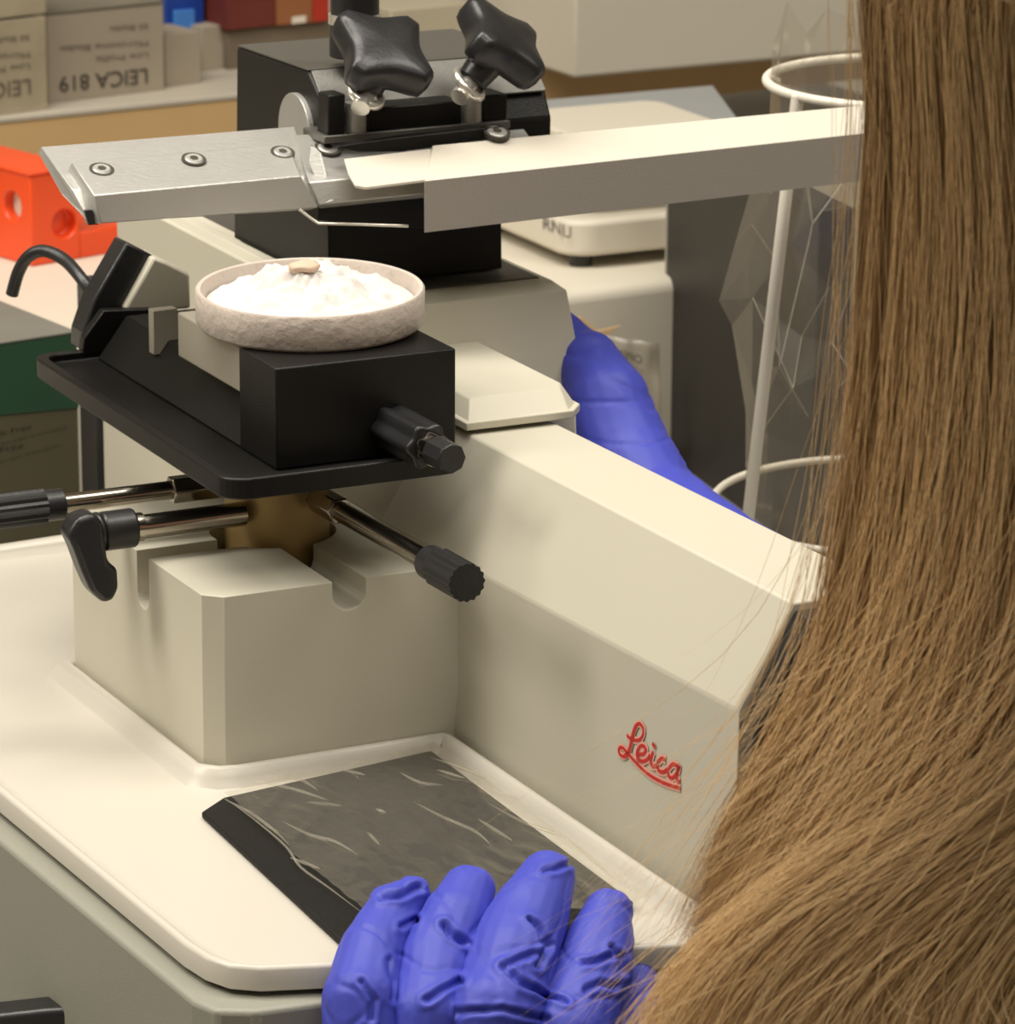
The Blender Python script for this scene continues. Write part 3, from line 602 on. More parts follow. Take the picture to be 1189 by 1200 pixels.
b0 = prism('blade_box', [l1+K*(h1+.0015), r1+d1*.001+K*(h1+.0015), r1+d1*.001+bk1+K*(h1+.0015), l1+bk1+K*(h1+.0015)], K*.05, M['wrap'], None, 1)
tag(b0, 'film-wrapped blade box cut by the top left corner, upper of the stack', 'box', 'blade boxes on the shelf')
pxbox('carton', (194, 102), (236, 97), 41, ZS, 42, M['card'], None, .5, 'small plain light grey carton right of the printed blade box', 'box')
o, lb, rb, db, kb, hb = pxbox('blue_bin', (196, 83), (240, 78), -25, ZS, 40, M['bluep'], None, .8, 'dark blue plastic bin standing behind the small light grey carton', 'bin', get=True)
sh_ = Vector((-db.y, db.x, 0))
q = [plane(x, y, lb-sh_*.0005, sh_) for x, y in ((202, 12), (225, 10), (226, 60), (202, 62))]
prism('blue_latch', q, -sh_*.004, M['bluel'], o, .5)
pxbox('carton', (237, 84), (266, 80), 32, ZS, 22, M['card'], None, .5, 'narrow grey carton with a red lid end above it', 'box')
o = pxbox('red_plastic_box', (242, 75), (259, 73), 15, ZS, 14, M['redp'], None, .8, 'small red plastic box showing above the narrow grey carton', 'box')
o = pxbox('dark_red_carton', (246, 66), (300, 60), -60, ZS, 40, M['dred'], None, .5, 'dark red carton behind the narrow grey carton', 'box')
tb_, lt, rt, dt_, kt, ht = pxbox('taupe_carton', (267, 82), (415, 66), 36, ZS, 80, M['taupe'], None, .6, 'flat taupe carton behind the knife carriage, under the brown box', 'box', get=True)
up = K*(ht+.0008); nb = Vector((-dt_.y, dt_.x, 0))
zt_ = (lt.z+ht-ZO)*1000+1
bx, lbx, rbx, dbx, kbx, hbx = pxbox('brown_carton', (324, 30), (366, 26), -60, zt_, 60, M['brown'], None, .5, 'brown cardboard box with a small white label, above the knife carriage', 'box', get=True)
lab = [plane(x, y, lbx, Vector((-dbx.y, dbx.x, 0))) for x, y in ((342, 20), (358, 18), (358, 26), (342, 28))]
prism('white_label', lab, Vector((dbx.y, -dbx.x, 0))*.0006, M['hole'], bx)
pxbox('maroon_carton', (266, 36), (323, 30), -60, zt_, 60, M['dred'], None, .5, 'maroon carton left of the brown cardboard box', 'box')
pxbox('red_carton', (367, 26), (386, 24), -60, zt_, 30, M['redp'], None, .5, 'slim bright red carton right of the brown cardboard box', 'box')
pxbox('beige_carton', (458, 80), (549, 71), 12, ZS, 60, M['beige'], None, 1, 'beige carton left of the big white foam box', 'box')
pxbox('white_foam_box', (673, 92), (1135, 50), -140, ZS, 160, M['whitebox'], None, 2.5, 'large white foam box on the shelf above the guard bar', 'box')
# green tissue box
g, lg_, rg_, dg_, kg_, hg_ = pxbox('tissue_box', (-60, 720), (97, 690), 413, ZB, 135, M['olive'], None, .8, 'green and olive wipes box left of the black stage', 'wipes box', get=True)
ng = Vector((-dg_.y, dg_.x, 0)); gp_ = lambda x, y: plane(x, y, lg_, ng)
tl = lg_+K*hg_; trr = rg_+K*hg_; 
prism('green_band', [tl-ng*.0006, trr-ng*.0006, trr-ng*.0006-K*.041, tl-ng*.0006-K*.036], ng*.0004, M['green'], g)
bb_ = prism('box_top', [tl-ng*.0008+K*.0002, trr-ng*.0008+K*.0002, trr+ng*.135+K*.0002, tl+ng*.135+K*.0002], K*.0012, M['gtop'], g, .3)
for (t_, x0, y0, x1, y1, hh_, mm) in (('Made Free', -22, 514, 36, 502, 2.6, 'inko'), ('Sans odeur et sans parfum', 0, 521, 78, 501, 1.3, 'inko'), ('de Free', -22, 533, 27, 524, 2.6, 'inko'), ('Sans odeur et sans parfum', -5, 543, 70, 522, 1.3, 'inko')):
    text('box_print', t_, gp_(x0, y0), gp_(x1, y1), K, hh_, M[mm], g, -ng*.0008)
# orange rack
rk = empty('tube_rack', Zp(38, 313, zs), 'bright orange plastic tube rack with round holes, left behind the knife', 'rack')
rc = Zp(38, 313, zs); fr = (Zp(152, 293, zs)-rc); fl = fr.length; fr.normalize(); lf = Vector((-fr.y, fr.x, 0)); 
hR = plane(38, 206, rc, lf).z-rc.z
main = prism('rack_body', [rc, rc+fr*.036, rc+fr*.036+lf*.11, rc+lf*.11], K*hR, M['orange'], rk)
hc = []
lc = plane(14, 241, rc, fr); hc.append(cutter(mesh(*cyl_data(lc-fr*.01, lc+fr*.008, 9.0, seg=32))))
fc_ = plane(76, 262, rc, lf); hc.append(cutter(mesh(*cyl_data(fc_-lf*.01, fc_+lf*.008, 9.0, seg=32))))
boolean(main, hc); bev(main, 1.2)
cyl('hole_liner', lc+fr*.0072, lc+fr*.0082, 8.8, M['hole'], rk)['label'] = 'white round label in the hole'
prism('rack_foot', [rc+fr*.0362, rc+fr*fl, rc+fr*fl+lf*.1, rc+fr*.0362+lf*.1], K*.0165, M['orange'], rk, 1)
prism('rack_rim', [rc-fr*.001-lf*.001+K*hR, rc+fr*.037-lf*.001+K*hR, rc+fr*.037+lf*.111+K*hR, rc-fr*.001+lf*.111+K*hR], K*.002, M['orange'], rk, .6)

# =================================================================== waste bag stand
wy = 1.93
cL = Dp(1042, 592, wy); zL = (cL.z-ZO)*1000
cU = Dp(1072, 96, wy+.0)
def ringpts(c, r, n=72): return [c+Vector((cos(2*pi*i/n)*r/1000, sin(2*pi*i/n)*r/1000, 0)) for i in range(n)]
sc = 4700/ (wy/cos(PITCH)*1.0)
ws = empty('bag_stand', Vector((cL.x, cL.y, ZO+ZB/1000)), 'white wire stand with two rings holding the clear waste bag', 'bag stand')
RL = 207/4700*(cL-CAM).dot(fw)*1000; RU = 174/4700*(cU-CAM).dot(fw)*1000
link('lower_ring', mesh(*tube(ringpts(cL, RL), 2.0, 12, True)), M['wire'], ws, 60)
link('upper_ring', mesh(*tube(ringpts(cU, RU), 2.3, 12, True)), M['wire'], ws, 60)
def onring(c, r, deg): return c+Vector((cos(radians(deg))*r/1000, sin(radians(deg))*r/1000, 0))
for du, dl in ((214, 213), (320, 325), (80, 80)):
    a_ = onring(cU, RU, du); b_ = onring(cL, RL, dl)
    link('upright', mesh(*tube([a_, b_], 3.1 if du == 214 else 2.6, 12)), M['wire'], ws, 60)
    link('leg', mesh(*tube([b_, Vector((b_.x, b_.y, ZO+ZB/1000+.002))], 2.4, 10)), M['wire'], ws, 60)
# bag: crumpled faceted sleeve between the rings
vs = []; fs = []; NB, NS = 9, 20; rg = random.Random(5)
for i in range(NB+1):
    v = i/NB; z = cU.z+.016-(cU.z+.016-(cL.z-.045))*v; cx = cU.x+(cL.x-cU.x)*v
    for j in range(NS):
        a = 2*pi*j/NS; da = (a-pi+pi) % (2*pi)-pi; da = ((a-pi) + pi) % (2*pi) - pi
        base = RU*.97+(RL*.84-RU*.97)*v
        if 1 < i < NB: base += RU*.27*math.exp(-(da/.36)**2)*math.exp(-((v-.43)/.17)**2)
        jit = 0 if i <= 1 else rg.uniform(-.13, .03)*sin(pi*min(1, v*1.3))
        if abs(da) < .5: jit *= .25
        r = base*(1+jit); jz = rg.uniform(-.018, .018) if 1 < i < NB else 0
        if i == 0: r = RU*rg.uniform(.86, 1.0); jz = rg.uniform(-.004, .022)
        if i == 1: r = RU*.965; jz = 0
        aa = a+(rg.uniform(-.1, .1) if 1 < i < NB else 0)
        vs.append(Vector((cx+cos(aa)*r/1000, cU.y+(cL.y-cU.y)*v+sin(aa)*r/1000, z+jz)))
for i in range(NB):
    for j in range(NS):
        q = (i*NS+j, i*NS+(j+1) % NS, (i+1)*NS+(j+1) % NS, (i+1)*NS+j)
        fs += [(q[0], q[1], q[2]), (q[0], q[2], q[3])] if (i+j) % 2 else [(q[0], q[1], q[3]), (q[1], q[2], q[3])]
fs.append(tuple(NB*NS+j for j in range(NS)))
o = link('waste_bag', mesh(vs, fs), M['bag'], None); tag(o, 'crumpled clear plastic waste bag hanging in the white wire stand', 'plastic bag')
cr = []
for k in range(26):
    j = rg.randrange(NS); i = rg.randrange(2, NB-3); path = [vs[i*NS+j]]
    for m_ in range(rg.randrange(1, 4)):
        i = min(NB, i+1); j = (j+rg.choice((-1, 0, 1))) % NS; path.append(vs[i*NS+j])
    cr.append(tube(path, .30, 5))
link('bag_creases', mesh(*joinmesh(cr)), M['crease'], o)['label'] = 'whitish creases in the clear bag'

# =================================================================== the person
def capsule(p, q, r0_, r1_, seg=18):
    x, y, d = frame(q-p); vs = []; ringsn = []
    L_ = (q-p).length; prof = []
    for i in range(1, 6): a = pi/2*i/6; prof.append((-r0_*cos(a), r0_*sin(a)))
    prof += [(0, r0_), (L_, r1_)]
    for i in range(1, 6): a = pi/2*i/6; prof.append((L_+r1_*sin(a), r1_*cos(a)))
    n = len(prof); vs = [p+x*0-d*r0_]
    for h, r in prof:
        for j in range(seg): t = 2*pi*j/seg; vs.append(p+d*h+(x*cos(t)+y*sin(t))*r)
    vs.append(p+d*(L_+r1_)); fs = [(0, 1+j, 1+(j+1) % seg) for j in range(seg)]
    for k in range(n-1):
        for j in range(seg): fs.append((1+k*seg+j, 1+(k+1)*seg+j, 1+(k+1)*seg+(j+1) % seg, 1+k*seg+(j+1) % seg))
    e = 1+n*seg; fs += [(e, 1+(n-1)*seg+(j+1) % seg, 1+(n-1)*seg+j) for j in range(seg)]
    return vs, fs
def blob(name, chains, vox, m, parent, smooth=6, wrinkle=None, split=False):
    if split:
        pieces = [blobmesh([c] if not isinstance(c[0], list) else c, vox, smooth, wrinkle) for c in chains]
        me = mesh(*joinmesh([([v.co.copy() for v in q.vertices], [tuple(p.vertices) for p in q.polygons]) for q in pieces]))
    else: me = blobmesh(chains, vox, smooth, wrinkle)
    return link(name, me, m, parent, 180)
def blobmesh(chains, vox, smooth, wrinkle):
    ps = []
    for ch in chains:
        for (p, r), (q, r2_) in zip(ch[:-1], ch[1:]): ps.append(capsule(Vector(p), Vector(q), r/1000, r2_/1000))
    me = mesh(*joinmesh(ps)); t = bpy.data.objects.new('t', me); COL.objects.link(t)
    rm = t.modifiers.new('r', 'REMESH'); rm.mode = 'VOXEL'; rm.voxel_size = vox/1000
    sm = t.modifiers.new('s', 'SMOOTH'); sm.iterations = smooth; sm.factor = .5
    bpy.context.view_layer.update(); me = evalmesh(t); bpy.data.objects.remove(t)
    if wrinkle:
        ns = [v.normal.copy() for v in me.vertices]
        for v, nn in zip(me.vertices, ns): v.co = v.co+nn*wrinkle(v.co)
    me.update(); return me
yf = Zp(560, 1128, -6).y
pe = empty('person', Dp(1420, 1900, 1.22), 'person seen from behind with long brown hair and blue nitrile gloves, at the microtome', 'person')
pe.location = Vector((.27, 1.16, 0))
hx = .25; hy = 1.25; shz = ZO+.075
neck = Vector((hx, hy, shz+.04)); headc = Vector((hx-.01, hy+.02, shz+.21))
lsh = Vector((hx-.135, hy-.03, shz)); rsh = Vector((hx+.17, hy+.09, shz))
def G(px_, py_, dy, r): return (Dp(px_, py_, yf+dy), r)
# finger chains of the near (left) hand, from tip to knuckle
fing = dict(
    little=[G(481, 1050, .018, 7.5), G(462, 1068, .012, 10), G(436, 1115, -.006, 12.5), G(424, 1172, -.026, 14.5), G(432, 1250, -.035, 16)],
    ring=[G(549, 1044, .022, 10.2), G(533, 1078, .010, 13), G(512, 1132, -.008, 14.8), G(503, 1190, -.028, 15.5), G(498, 1262, -.036, 16)],
    middle=[G(641, 1030, .026, 10.8), G(622, 1068, .012, 14.3), G(600, 1124, -.008, 17), G(582, 1188, -.030, 18), G(572, 1268, -.038, 18)],
    index=[G(713, 1070, .018, 9.8), G(704, 1105, .008, 12.8), G(688, 1155, -.008, 15.2), G(666, 1212, -.028, 16.5), G(648, 1280, -.038, 17)],
    thumb=[G(747, 1148, .016, 9.0), G(744, 1190, .008, 11.5), G(722, 1262, -.008, 14), G(680, 1340, -.03, 17)])
palm = [[G(440, 1280, -.035, 15), G(520, 1400, -.04, 18), G(600, 1500, -.04, 22)], [G(505, 1285, -.036, 15), G(560, 1400, -.04, 19), G(600, 1500, -.04, 22)], [G(580, 1285, -.036, 15), G(590, 1400, -.04, 20), G(600, 1500, -.04, 22)],
        [G(645, 1290, -.036, 15), G(630, 1400, -.04, 19), G(600, 1500, -.04, 22)], [G(600, 1500, -.04, 22), G(640, 1640, -.06, 27), G(700, 1760, -.08, 32)], [G(680, 1340, -.03, 16), G(630, 1440, -.04, 20)]]
def shrink(ch, k): return [[(p, r*k) for p, r in c] for c in ch]
def topx(co):
    q = co-CAM; w_ = q.dot(fw); return PX+F*q.dot(RT)/w_, PY-F*q.dot(UP)/w_
def segd(x, y, pl):
    best = 1e9
    for (x0, y0), (x1, y1) in zip(pl[:-1], pl[1:]):
        dx, dy = x1-x0, y1-y0; t = max(0, min(1, ((x-x0)*dx+(y-y0)*dy)/(dx*dx+dy*dy))); best = min(best, (x-x0-t*dx)**2+(y-y0-t*dy)**2)
    return sqrt(best)
folds = [([(444, 1052), (468, 1049), (490, 1040)], 1.6), ([(520, 1084), (530, 1094), (545, 1104)], 1.8), ([(621, 1077), (634, 1090), (643, 1108), (630, 1130)], 1.9), ([(588, 1132), (612, 1152), (636, 1166), (662, 1173)], 1.7),
    ([(500, 1174), (516, 1160), (538, 1150)], 1.4), ([(640, 1019), (654, 1017), (668, 1012)], 1.2), ([(595, 1130), (612, 1121), (630, 1116)], 1.2), ([(682, 1130), (700, 1127), (718, 1120)], 1.3), ([(716, 1110), (727, 1122), (731, 1140)], 1.5),
    ([(535, 1186), (590, 1184), (640, 1194)], 1.0), ([(455, 1125), (462, 1150), (460, 1170)], .8), ([(424, 1150), (436, 1172), (432, 1196)], 1.2), ([(686, 1160), (704, 1152), (722, 1156)], 1.2), ([(470, 1085), (486, 1078)], 1.1)]
fbb = [(min(p[0] for p in f[0])-16, max(p[0] for p in f[0])+16, min(p[1] for p in f[0])-16, max(p[1] for p in f[0])+16) for f in folds]
def wr_front(co):
    q = co*1000; x, y = topx(co); h = .0009*noise.noise(q*.05)
    x += 4*noise.noise(q*.12); y += 4*noise.noise(q*.12+Vector((9, 9, 9)))
    for (pl, dp), bb in zip(folds, fbb):
        if bb[0] < x < bb[1] and bb[2] < y < bb[3]:
            d = segd(x, y, pl); h += dp*.001*(-1.25*math.exp(-(d/3.2)**2)+.45*math.exp(-((d-7.5)/4)**2))
    c_ = noise.noise(Vector((q.x*.03+q.z*.05, q.y*.02+4, q.z*.06-q.x*.03)))
    return h-.0005*max(0, 1-abs(c_)*9)
glove = blob('glove', list(fing.values())+[palm], .85, M['glove'], pe, 4, wr_front, True); glove['label'] = 'blue nitrile glove on the near hand gripping the tray edge'
# far (right) hand behind the wing
SB = 136
def S_(x, y, s, r): return (Sp(x, y, s), r)
arm2 = [S_(690, 425, SB, 15), S_(712, 470, SB, 19.5), S_(733, 535, SB, 22), S_(764, 600, SB+1, 24.5), S_(842, 668, SB+4, 27), S_(930, 730, SB+12, 30), S_(1040, 800, SB+25, 33)]
f2 = [[S_(694, 440, SB, 14), S_(678, 412, SB-1, 12), S_(664, 388, SB-2, 8.5), S_(650, 372, SB-3, 7)], [S_(700, 455, SB+6, 12), S_(672, 432, SB+4, 10), S_(640, 420, SB+2, 8)], [S_(702, 480, SB, 12), S_(668, 462, SB, 10), S_(636, 455, SB, 8)], [S_(704, 505, SB, 12), S_(670, 494, SB, 10), S_(640, 490, SB, 8)], [S_(712, 450, SB+16, 12), S_(690, 440, SB+22, 10), S_(660, 440, SB+24, 9)]]
def wr_back(co):
    q = co*1000; a = noise.noise(Vector((q.x*.02, q.y*.02, q.z*.11))); return -.0008*max(0, 1-abs(a)*8)+.0008*noise.noise(q*.04)
g2_ = blob('glove', [arm2]+f2, 1.6, M['glove'], pe, 3, wr_back); g2_['label'] = 'blue glove on the far arm behind the machine'
# one continuous body: torso, neck, head, both arms down to the fingers inside the gloves
el1 = Vector((lsh.x-.015, lsh.y+.0, shz-.26)); wr1 = fing['middle'][-1][0]; 
el2 = Sp(1250, 900, SB+90)
hips = Vector((hx+.08, hy-.09, shz-.52))
bodych = [[(hips, 150), (Vector((hx+.03, hy, shz-.25)), 125), (Vector((hx+.02, hy+.02, shz-.07)), 95)], [(lsh+Vector((.03, 0, -.03)), 50), (Vector((hx, hy+.02, shz-.02)), 62), (rsh+Vector((-.03, 0, -.03)), 50)],
          [(Vector((hx+.01, hy+.02, shz-.02)), 58), (neck, 52), (headc+Vector((0, 0, -.06)), 55)], [(headc+Vector((0, -.01, .03)), 84), (headc+Vector((-.01, .015, -.05)), 64)],
          [(lsh, 44), (el1, 38), (palm[4][2][0], 27), (palm[4][0][0], 18)], [(rsh, 44), (el2, 38), (arm2[-1][0], 27)]+[(p, r*.8) for p, r in arm2[::-1][1:]]]+shrink(list(fing.values())[:4], .6)+shrink(f2[:4], .6)+shrink(palm[:4], .6)
body_ = blob('body', bodych, 5, M['skin'], pe, 4)
legs = [[(hips+Vector((sx, 0, -.05)), 100), (hips+Vector((sx, .03, -.30)), 62), (Vector((hips.x+sx, hips.y, .08)), 44)] for sx in (-.09, .1)]
shirt = blob('sweater', [[(hips, 158), (Vector((hx+.03, hy, shz-.25)), 133), (Vector((hx+.02, hy+.02, shz-.07)), 103)], [(lsh+Vector((.03, 0, -.03)), 57), (Vector((hx, hy+.02, shz-.03)), 68), (rsh+Vector((-.03, 0, -.03)), 57)],
          [(lsh, 51), (el1, 46), (palm[4][2][0]+(el1-palm[4][2][0])*.25, 36)], [(rsh, 51), (el2, 45), (arm2[-1][0]+(el2-arm2[-1][0])*.12, 37)]], 5, M['cloth'], pe, 4)
trous = blob('trousers', legs+[[(hips, 152), (hips+Vector((0, 0, -.06)), 140)]], 9, M['cloth'], pe, 3)
# ---- hair
def gpt(l, d0, d1):
    n = len(l); return [Dp(x, y, d0+(d1-d0)*(i/(n-1))) for i, (x, y) in enumerate(l)]
g1 = [
 ([(1036, -80), (1028, 100), (1017, 300), (1010, 450), (995, 600), (984, 700), (958, 800), (918, 890), (872, 980), (842, 1095)], 1.225, 1.205),
 ([(1075, -80), (1068, 200), (1052, 450), (1030, 620), (995, 760), (950, 870), (902, 960), (868, 1040), (838, 1105)], 1.20, 1.195),
 ([(1128, -80), (1125, 250), (1112, 500), (1088, 680), (1045, 810), (985, 910), (925, 1000), (862, 1095)], 1.185, 1.185),
 ([(1190, -80), (1188, 300), (1172, 560), (1140, 720), (1085, 845), (1010, 945), (935, 1020), (868, 1105)], 1.175, 1.175),
 ([(1265, -80), (1258, 400), (1232, 630), (1185, 770), (1110, 880), (1025, 970), (945, 1040), (880, 1115)], 1.17, 1.168),
 ([(1350, -80), (1340, 500), (1300, 700), (1215, 830), (1125, 925), (1035, 1000), (950, 1060), (890, 1125)], 1.17, 1.162)]
g2h = [
 ([(1330, 700), (1250, 800), (1189, 862), (1100, 925), (1000, 978), (915, 1028), (850, 1082), (800, 1145), (765, 1215), (745, 1290)], 1.15, 1.165),
 ([(1340, 760), (1260, 850), (1195, 905), (1110, 965), (1020, 1020), (940, 1078), (885, 1140), (845, 1210), (820, 1290)], 1.145, 1.155),
 ([(1350, 800), (1270, 900), (1200, 960), (1130, 1010), (1055, 1070), (990, 1130), (945, 1195), (920, 1290)], 1.14, 1.15),
 ([(1360, 850), (1290, 930), (1220, 990), (1155, 1045), (1100, 1105), (1055, 1170), (1030, 1290)], 1.137, 1.145),
 ([(1370, 880), (1310, 960), (1250, 1030), (1195, 1095), (1150, 1170), (1125, 1290)], 1.135, 1.142),
 ([(1400, 900), (1350, 1000), (1300, 1070), (1260, 1150), (1240, 1290)], 1.135, 1.142)]
def resample(pts, n):
    pp = smoothpath(pts, 8); d = [0]
    for a, b_ in zip(pp[:-1], pp[1:]): d.append(d[-1]+(b_-a).length)
    co = np.array([tuple(p) for p in pp]); t = np.linspace(0, d[-1], n); return np.stack([np.interp(t, d, co[:, k]) for k in range(3)], 1)
NSEG = 30
crown = [Vector((hx-.01, hy-.0, headc.z+.10)), Vector((hx-.09, hy-.055, headc.z+.06))]
def guides(gs, top):
    out = []
    for k, (l, d0, d1) in enumerate(gs):
        g_ = gpt(l, d0, d1)
        if top: g_ = [Vector((headc.x+.0+.01*k, headc.y-.01, headc.z+.123)), Vector((g_[0].x*.55+headc.x*.45, min(g_[0].y, headc.y-.055), headc.z+.085))]+g_
        out.append(resample(g_, NSEG))
    return np.array(out)
def strands(gs, count, seed, rad, jit, clump, spread=1.0, nclump=60, gap=-1, endfray=0, lift=.0):
    rng = np.random.default_rng(seed); ng_ = len(gs); pos = []; tones = []
    cu = np.sort(rng.random(nclump)); cph = rng.random((nclump, 4))*6.28; ct = rng.random(nclump)
    s = np.linspace(0, 1, NSEG)
    for k in range(count):
        u = rng.random(); ci = int(np.argmin(abs(cu-u))); pull = clump*(.3+.7*s)
        uu = u*(1-pull)+cu[ci]*pull+.012*np.sin(s*5+cph[ci, 0])*s+.004*np.sin(s*14+cph[ci, 1]+rng.random()*2)*spread
        dg_ = u-gap; uu = uu+(0 if gap < 0 else np.sign(dg_)*.030*np.exp(-(dg_/.06)**2)*np.clip((s-.5)/.25, 0, 1)); uu = np.clip(uu, 0, .9999)*(ng_-1); i0 = np.floor(uu).astype(int); f_ = (uu-i0)[:, None]; idx = np.arange(NSEG)
        p = gs[i0, idx]*(1-f_)+gs[i0+1, idx]*f_
        off = rng.normal(size=3)*jit; off[1] = -abs(off[1])*1.4-lift
        w = rng.normal(size=(4, 3))*jit*.55
        p = p+off*(.5+.8*s[:, None])+sum(w[m_]*np.sin((m_+1)*s*pi*1.3+rng.random()*6)[:, None]/(m_+1) for m_ in range(4))
        # fold the surface in depth: locks nearer and further
        p[:, 1] += .006*np.sin(cph[ci, 2]+s*3)
        if endfray: p += (rng.normal(size=3)*endfray)[None, :]*(s**4)[:, None]
        if rng.random() < .25:
            cut_ = rng.uniform(.8, 1); p = np.stack([np.interp(np.linspace(0, cut_, NSEG), s, p[:, q_]) for q_ in range(3)], 1)
        pos.append(p); tones.append(np.clip(.30*ct[ci]+.34*rng.random()+.30*(.5+.5*np.sin(u*19+1.2)*np.cos(u*41))+rng.normal()*.07, 0, 1))
    return np.array(pos), np.array(tones)
def strand_mesh(pos, tones, rad, name, m, parent, grow=.45):
    N, S, _ = pos.shape; tan_ = np.gradient(pos, axis=1); tan_ /= np.linalg.norm(tan_, axis=2, keepdims=True)+1e-9
    vw = np.array([0, 1, 0.]); x = np.cross(tan_, vw); x /= np.linalg.norm(x, axis=2, keepdims=True)+1e-9; y = np.cross(tan_, x)
    prof = np.ones(S); prof[-6:] = np.linspace(1, .15, 6)
    rr = (rad*prof)[None, :, None]*(.7+.6*np.random.default_rng(1).random(N))[:, None, None]
    V_ = np.stack([pos+(x*math.cos(a)+y*math.sin(a))*rr for a in (0, 2.094, 4.189)], 2).reshape(-1, 3)
    base = (np.arange(N)[:, None, None]*S+np.arange(S-1)[None, :, None])*3; j = np.arange(3)[None, None, :]; jn = (j+1) % 3
    F_ = np.stack([base+j, base+jn, base+3+jn, base+3+j], 3).reshape(-1)
    me = bpy.data.meshes.new(name); nf = len(F_)//4
    me.vertices.add(len(V_)); me.vertices.foreach_set('co', V_.astype('f').ravel()); me.loops.add(nf*4); me.loops.foreach_set('vertex_index', F_.astype('i'))
    me.polygons.add(nf); me.polygons.foreach_set('loop_start', np.arange(0, nf*4, 4, dtype='i')); me.polygons.foreach_set('use_smooth', np.ones(nf, bool)); me.update(calc_edges=True)
    at = me.attributes.new('tone', 'FLOAT', 'POINT'); sl = np.linspace(0, 1, S)[None, :]; tt = tones[:, None]*(.34+.24*sl)+sl**1.6*grow+.02; at.data.foreach_set('value', np.repeat(tt.ravel(), 3).astype('f'))
    return link(name, me, m, parent)
def sheet(gs, name, m, parent, back, tone=.12):
    n = len(gs); me = mesh([Vector(p)+Vector((0, back, 0)) for g_ in gs for p in g_], [(a*NSEG+i, a*NSEG+i+1, (a+1)*NSEG+i+1, (a+1)*NSEG+i) for a in range(n-1) for i in range(NSEG-1)])
    at = me.attributes.new('tone', 'FLOAT', 'POINT'); at.data.foreach_set('value', np.full(len(me.vertices), tone, 'f'))
    o = link(name, me, m, parent, 180); md = o.modifiers.new('s', 'SOLIDIFY'); md.thickness = .012; md.offset = 0; sb_ = o.modifiers.new('u', 'SUBSURF'); sb_.levels = sb_.render_levels = 2; return o
GA = guides(g1, True); GB = guides(g2h, False)
hr_ = sheet(GA[:, :], 'hair', M['hair'], pe, .012); hr_['label'] = 'long straight brown hair hanging down the back'
p_, t_ = strands(GA, 7500, 3, .00013, .0022, .5, 1, 80, endfray=.006)
strand_mesh(p_, t_, .00015, 'hair_strands', M['hair'], hr_, .36)
p_, t_ = strands(GA, 700, 11, .0001, .008, .1, 3, 70, endfray=.025, lift=.003)
strand_mesh(p_, np.clip(t_+.6, 0, 1.3), .00010, 'loose_strands', M['hair2'], hr_)
h2_ = sheet(GB, 'shoulder_hair', M['hair2'], pe, .012, .0); h2_['label'] = 'lighter golden lock of hair over the shoulder'
p_, t_ = strands(GB, 7000, 5, .00013, .0020, .45, 1, 60, gap=.572, endfray=.008)
strand_mesh(p_, t_+.15, .00015, 'hair_strands', M['hair2'], h2_, .55)
p_, t_ = strands(GB, 380, 12, .0001, .006, .1, 3, 55, endfray=.02, lift=.003)
strand_mesh(p_, np.clip(t_+.6, 0, 1.3), .00010, 'loose_strands', M['hair2'], h2_)
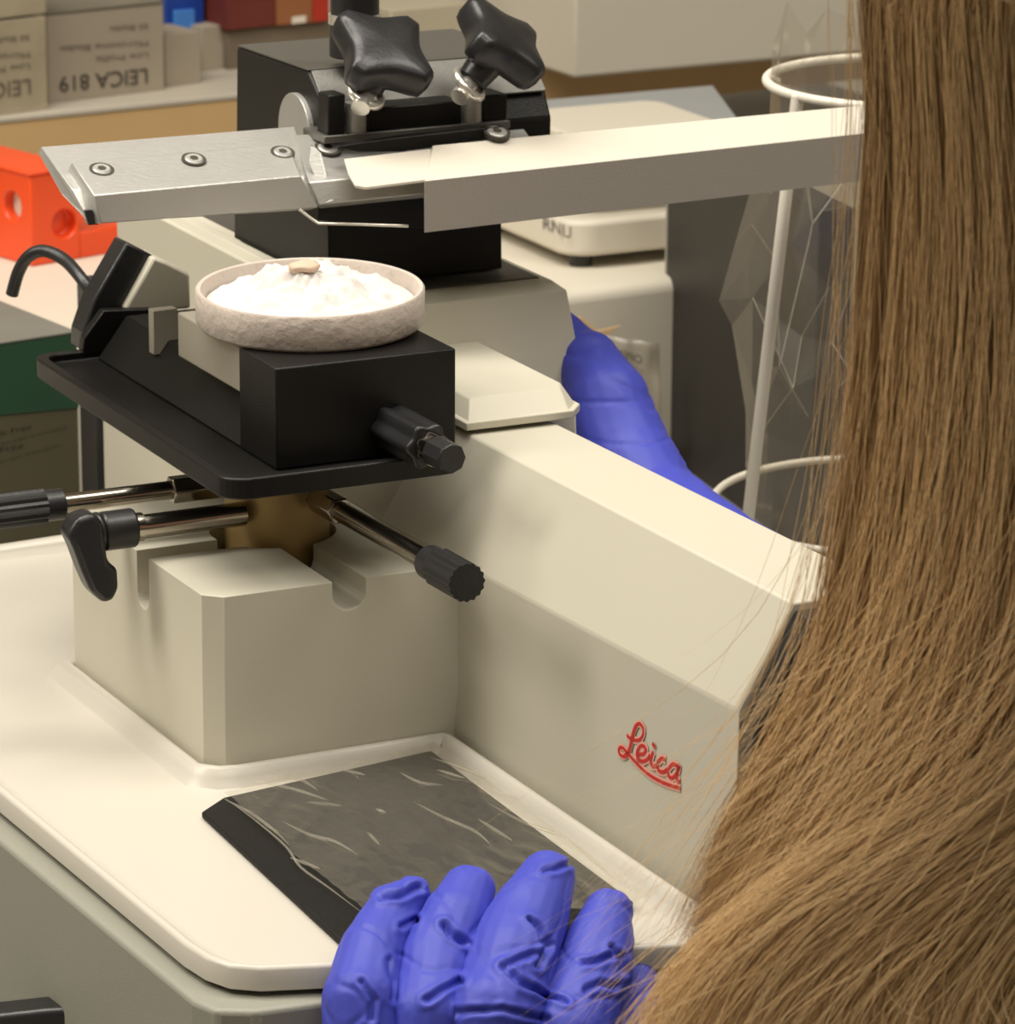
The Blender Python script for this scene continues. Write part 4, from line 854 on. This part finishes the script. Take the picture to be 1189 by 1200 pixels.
# scalp cap of hair
bm = bmesh.new(); bmesh.ops.create_uvsphere(bm, u_segments=40, v_segments=24, radius=1)
for v in bm.verts:
    q = v.co; v.co = Vector((headc.x+q.x*.097, headc.y-.012+q.y*.105, headc.z+.028+q.z*.102))
bmesh.ops.delete(bm, geom=[f for f in bm.faces if f.calc_center_median().y > headc.y+.05 and f.calc_center_median().z < headc.z+.06], context='FACES')
me = bpy.data.meshes.new('c'); bm.to_mesh(me); bm.free(); link('scalp_hair', me, M['hair'], hr_, 180)

# =================================================================== light
def area(name, loc, target, size, sy, power, col):
    l = bpy.data.lights.new(name, 'AREA'); l.shape = 'RECTANGLE'; l.size = size; l.size_y = sy; l.energy = power; l.color = col
    o = bpy.data.objects.new(name, l); COL.objects.link(o); o.location = loc; o.rotation_euler = (Vector(target)-Vector(loc)).to_track_quat('-Z', 'Y').to_euler(); return o
WARM = (1, .945, .85)
area('ceiling_and_fill_light', (-.60, 1.75, 2.70), (-.60, 1.75, 0), 1.3, .6, 33, WARM)
area('ceiling_and_fill_light', (-1.9, 1.3, 2.70), (-1.9, 1.3, 0), 1.3, .6, 38, WARM)  # added fill lamp in place of bounce from the left wall
area('ceiling_and_fill_light', (.15, .55, 2.70), (.15, .55, 0), 1.2, .5, 14, WARM)  # unseen front fill, set here to brighten the hair and front faces
area('ceiling_and_fill_light', (.9, 1.6, 2.70), (.9, 1.6, 0), 1.2, .5, 20, WARM)
w = bpy.data.worlds.new('room_air'); bpy.context.scene.world = w; w.use_nodes = True; bg = w.node_tree.nodes['Background']; bg.inputs[0].default_value = (1, .92, .78, 1); bg.inputs[1].default_value = .3
# =================================================================== camera
cd = bpy.data.cameras.new('camera'); cam = bpy.data.objects.new('camera', cd); COL.objects.link(cam)
cam.matrix_world = Matrix(((RT.x, UP.x, -fw.x, CAM.x), (RT.y, UP.y, -fw.y, CAM.y), (RT.z, UP.z, -fw.z, CAM.z), (0, 0, 0, 1)))
cd.sensor_fit = 'HORIZONTAL'; cd.sensor_width = 36; cd.lens = F/1189*36; cd.clip_start = .05
cd.dof.use_dof = True; cd.dof.focus_distance = 1.55; cd.dof.aperture_fstop = 34*(F/1189*36/142)
sc_ = bpy.context.scene; sc_.camera = cam
sc_.view_settings.view_transform = 'Standard'; sc_.view_settings.look = 'None'; sc_.view_settings.gamma = 1; sc_.view_settings.exposure = -.11
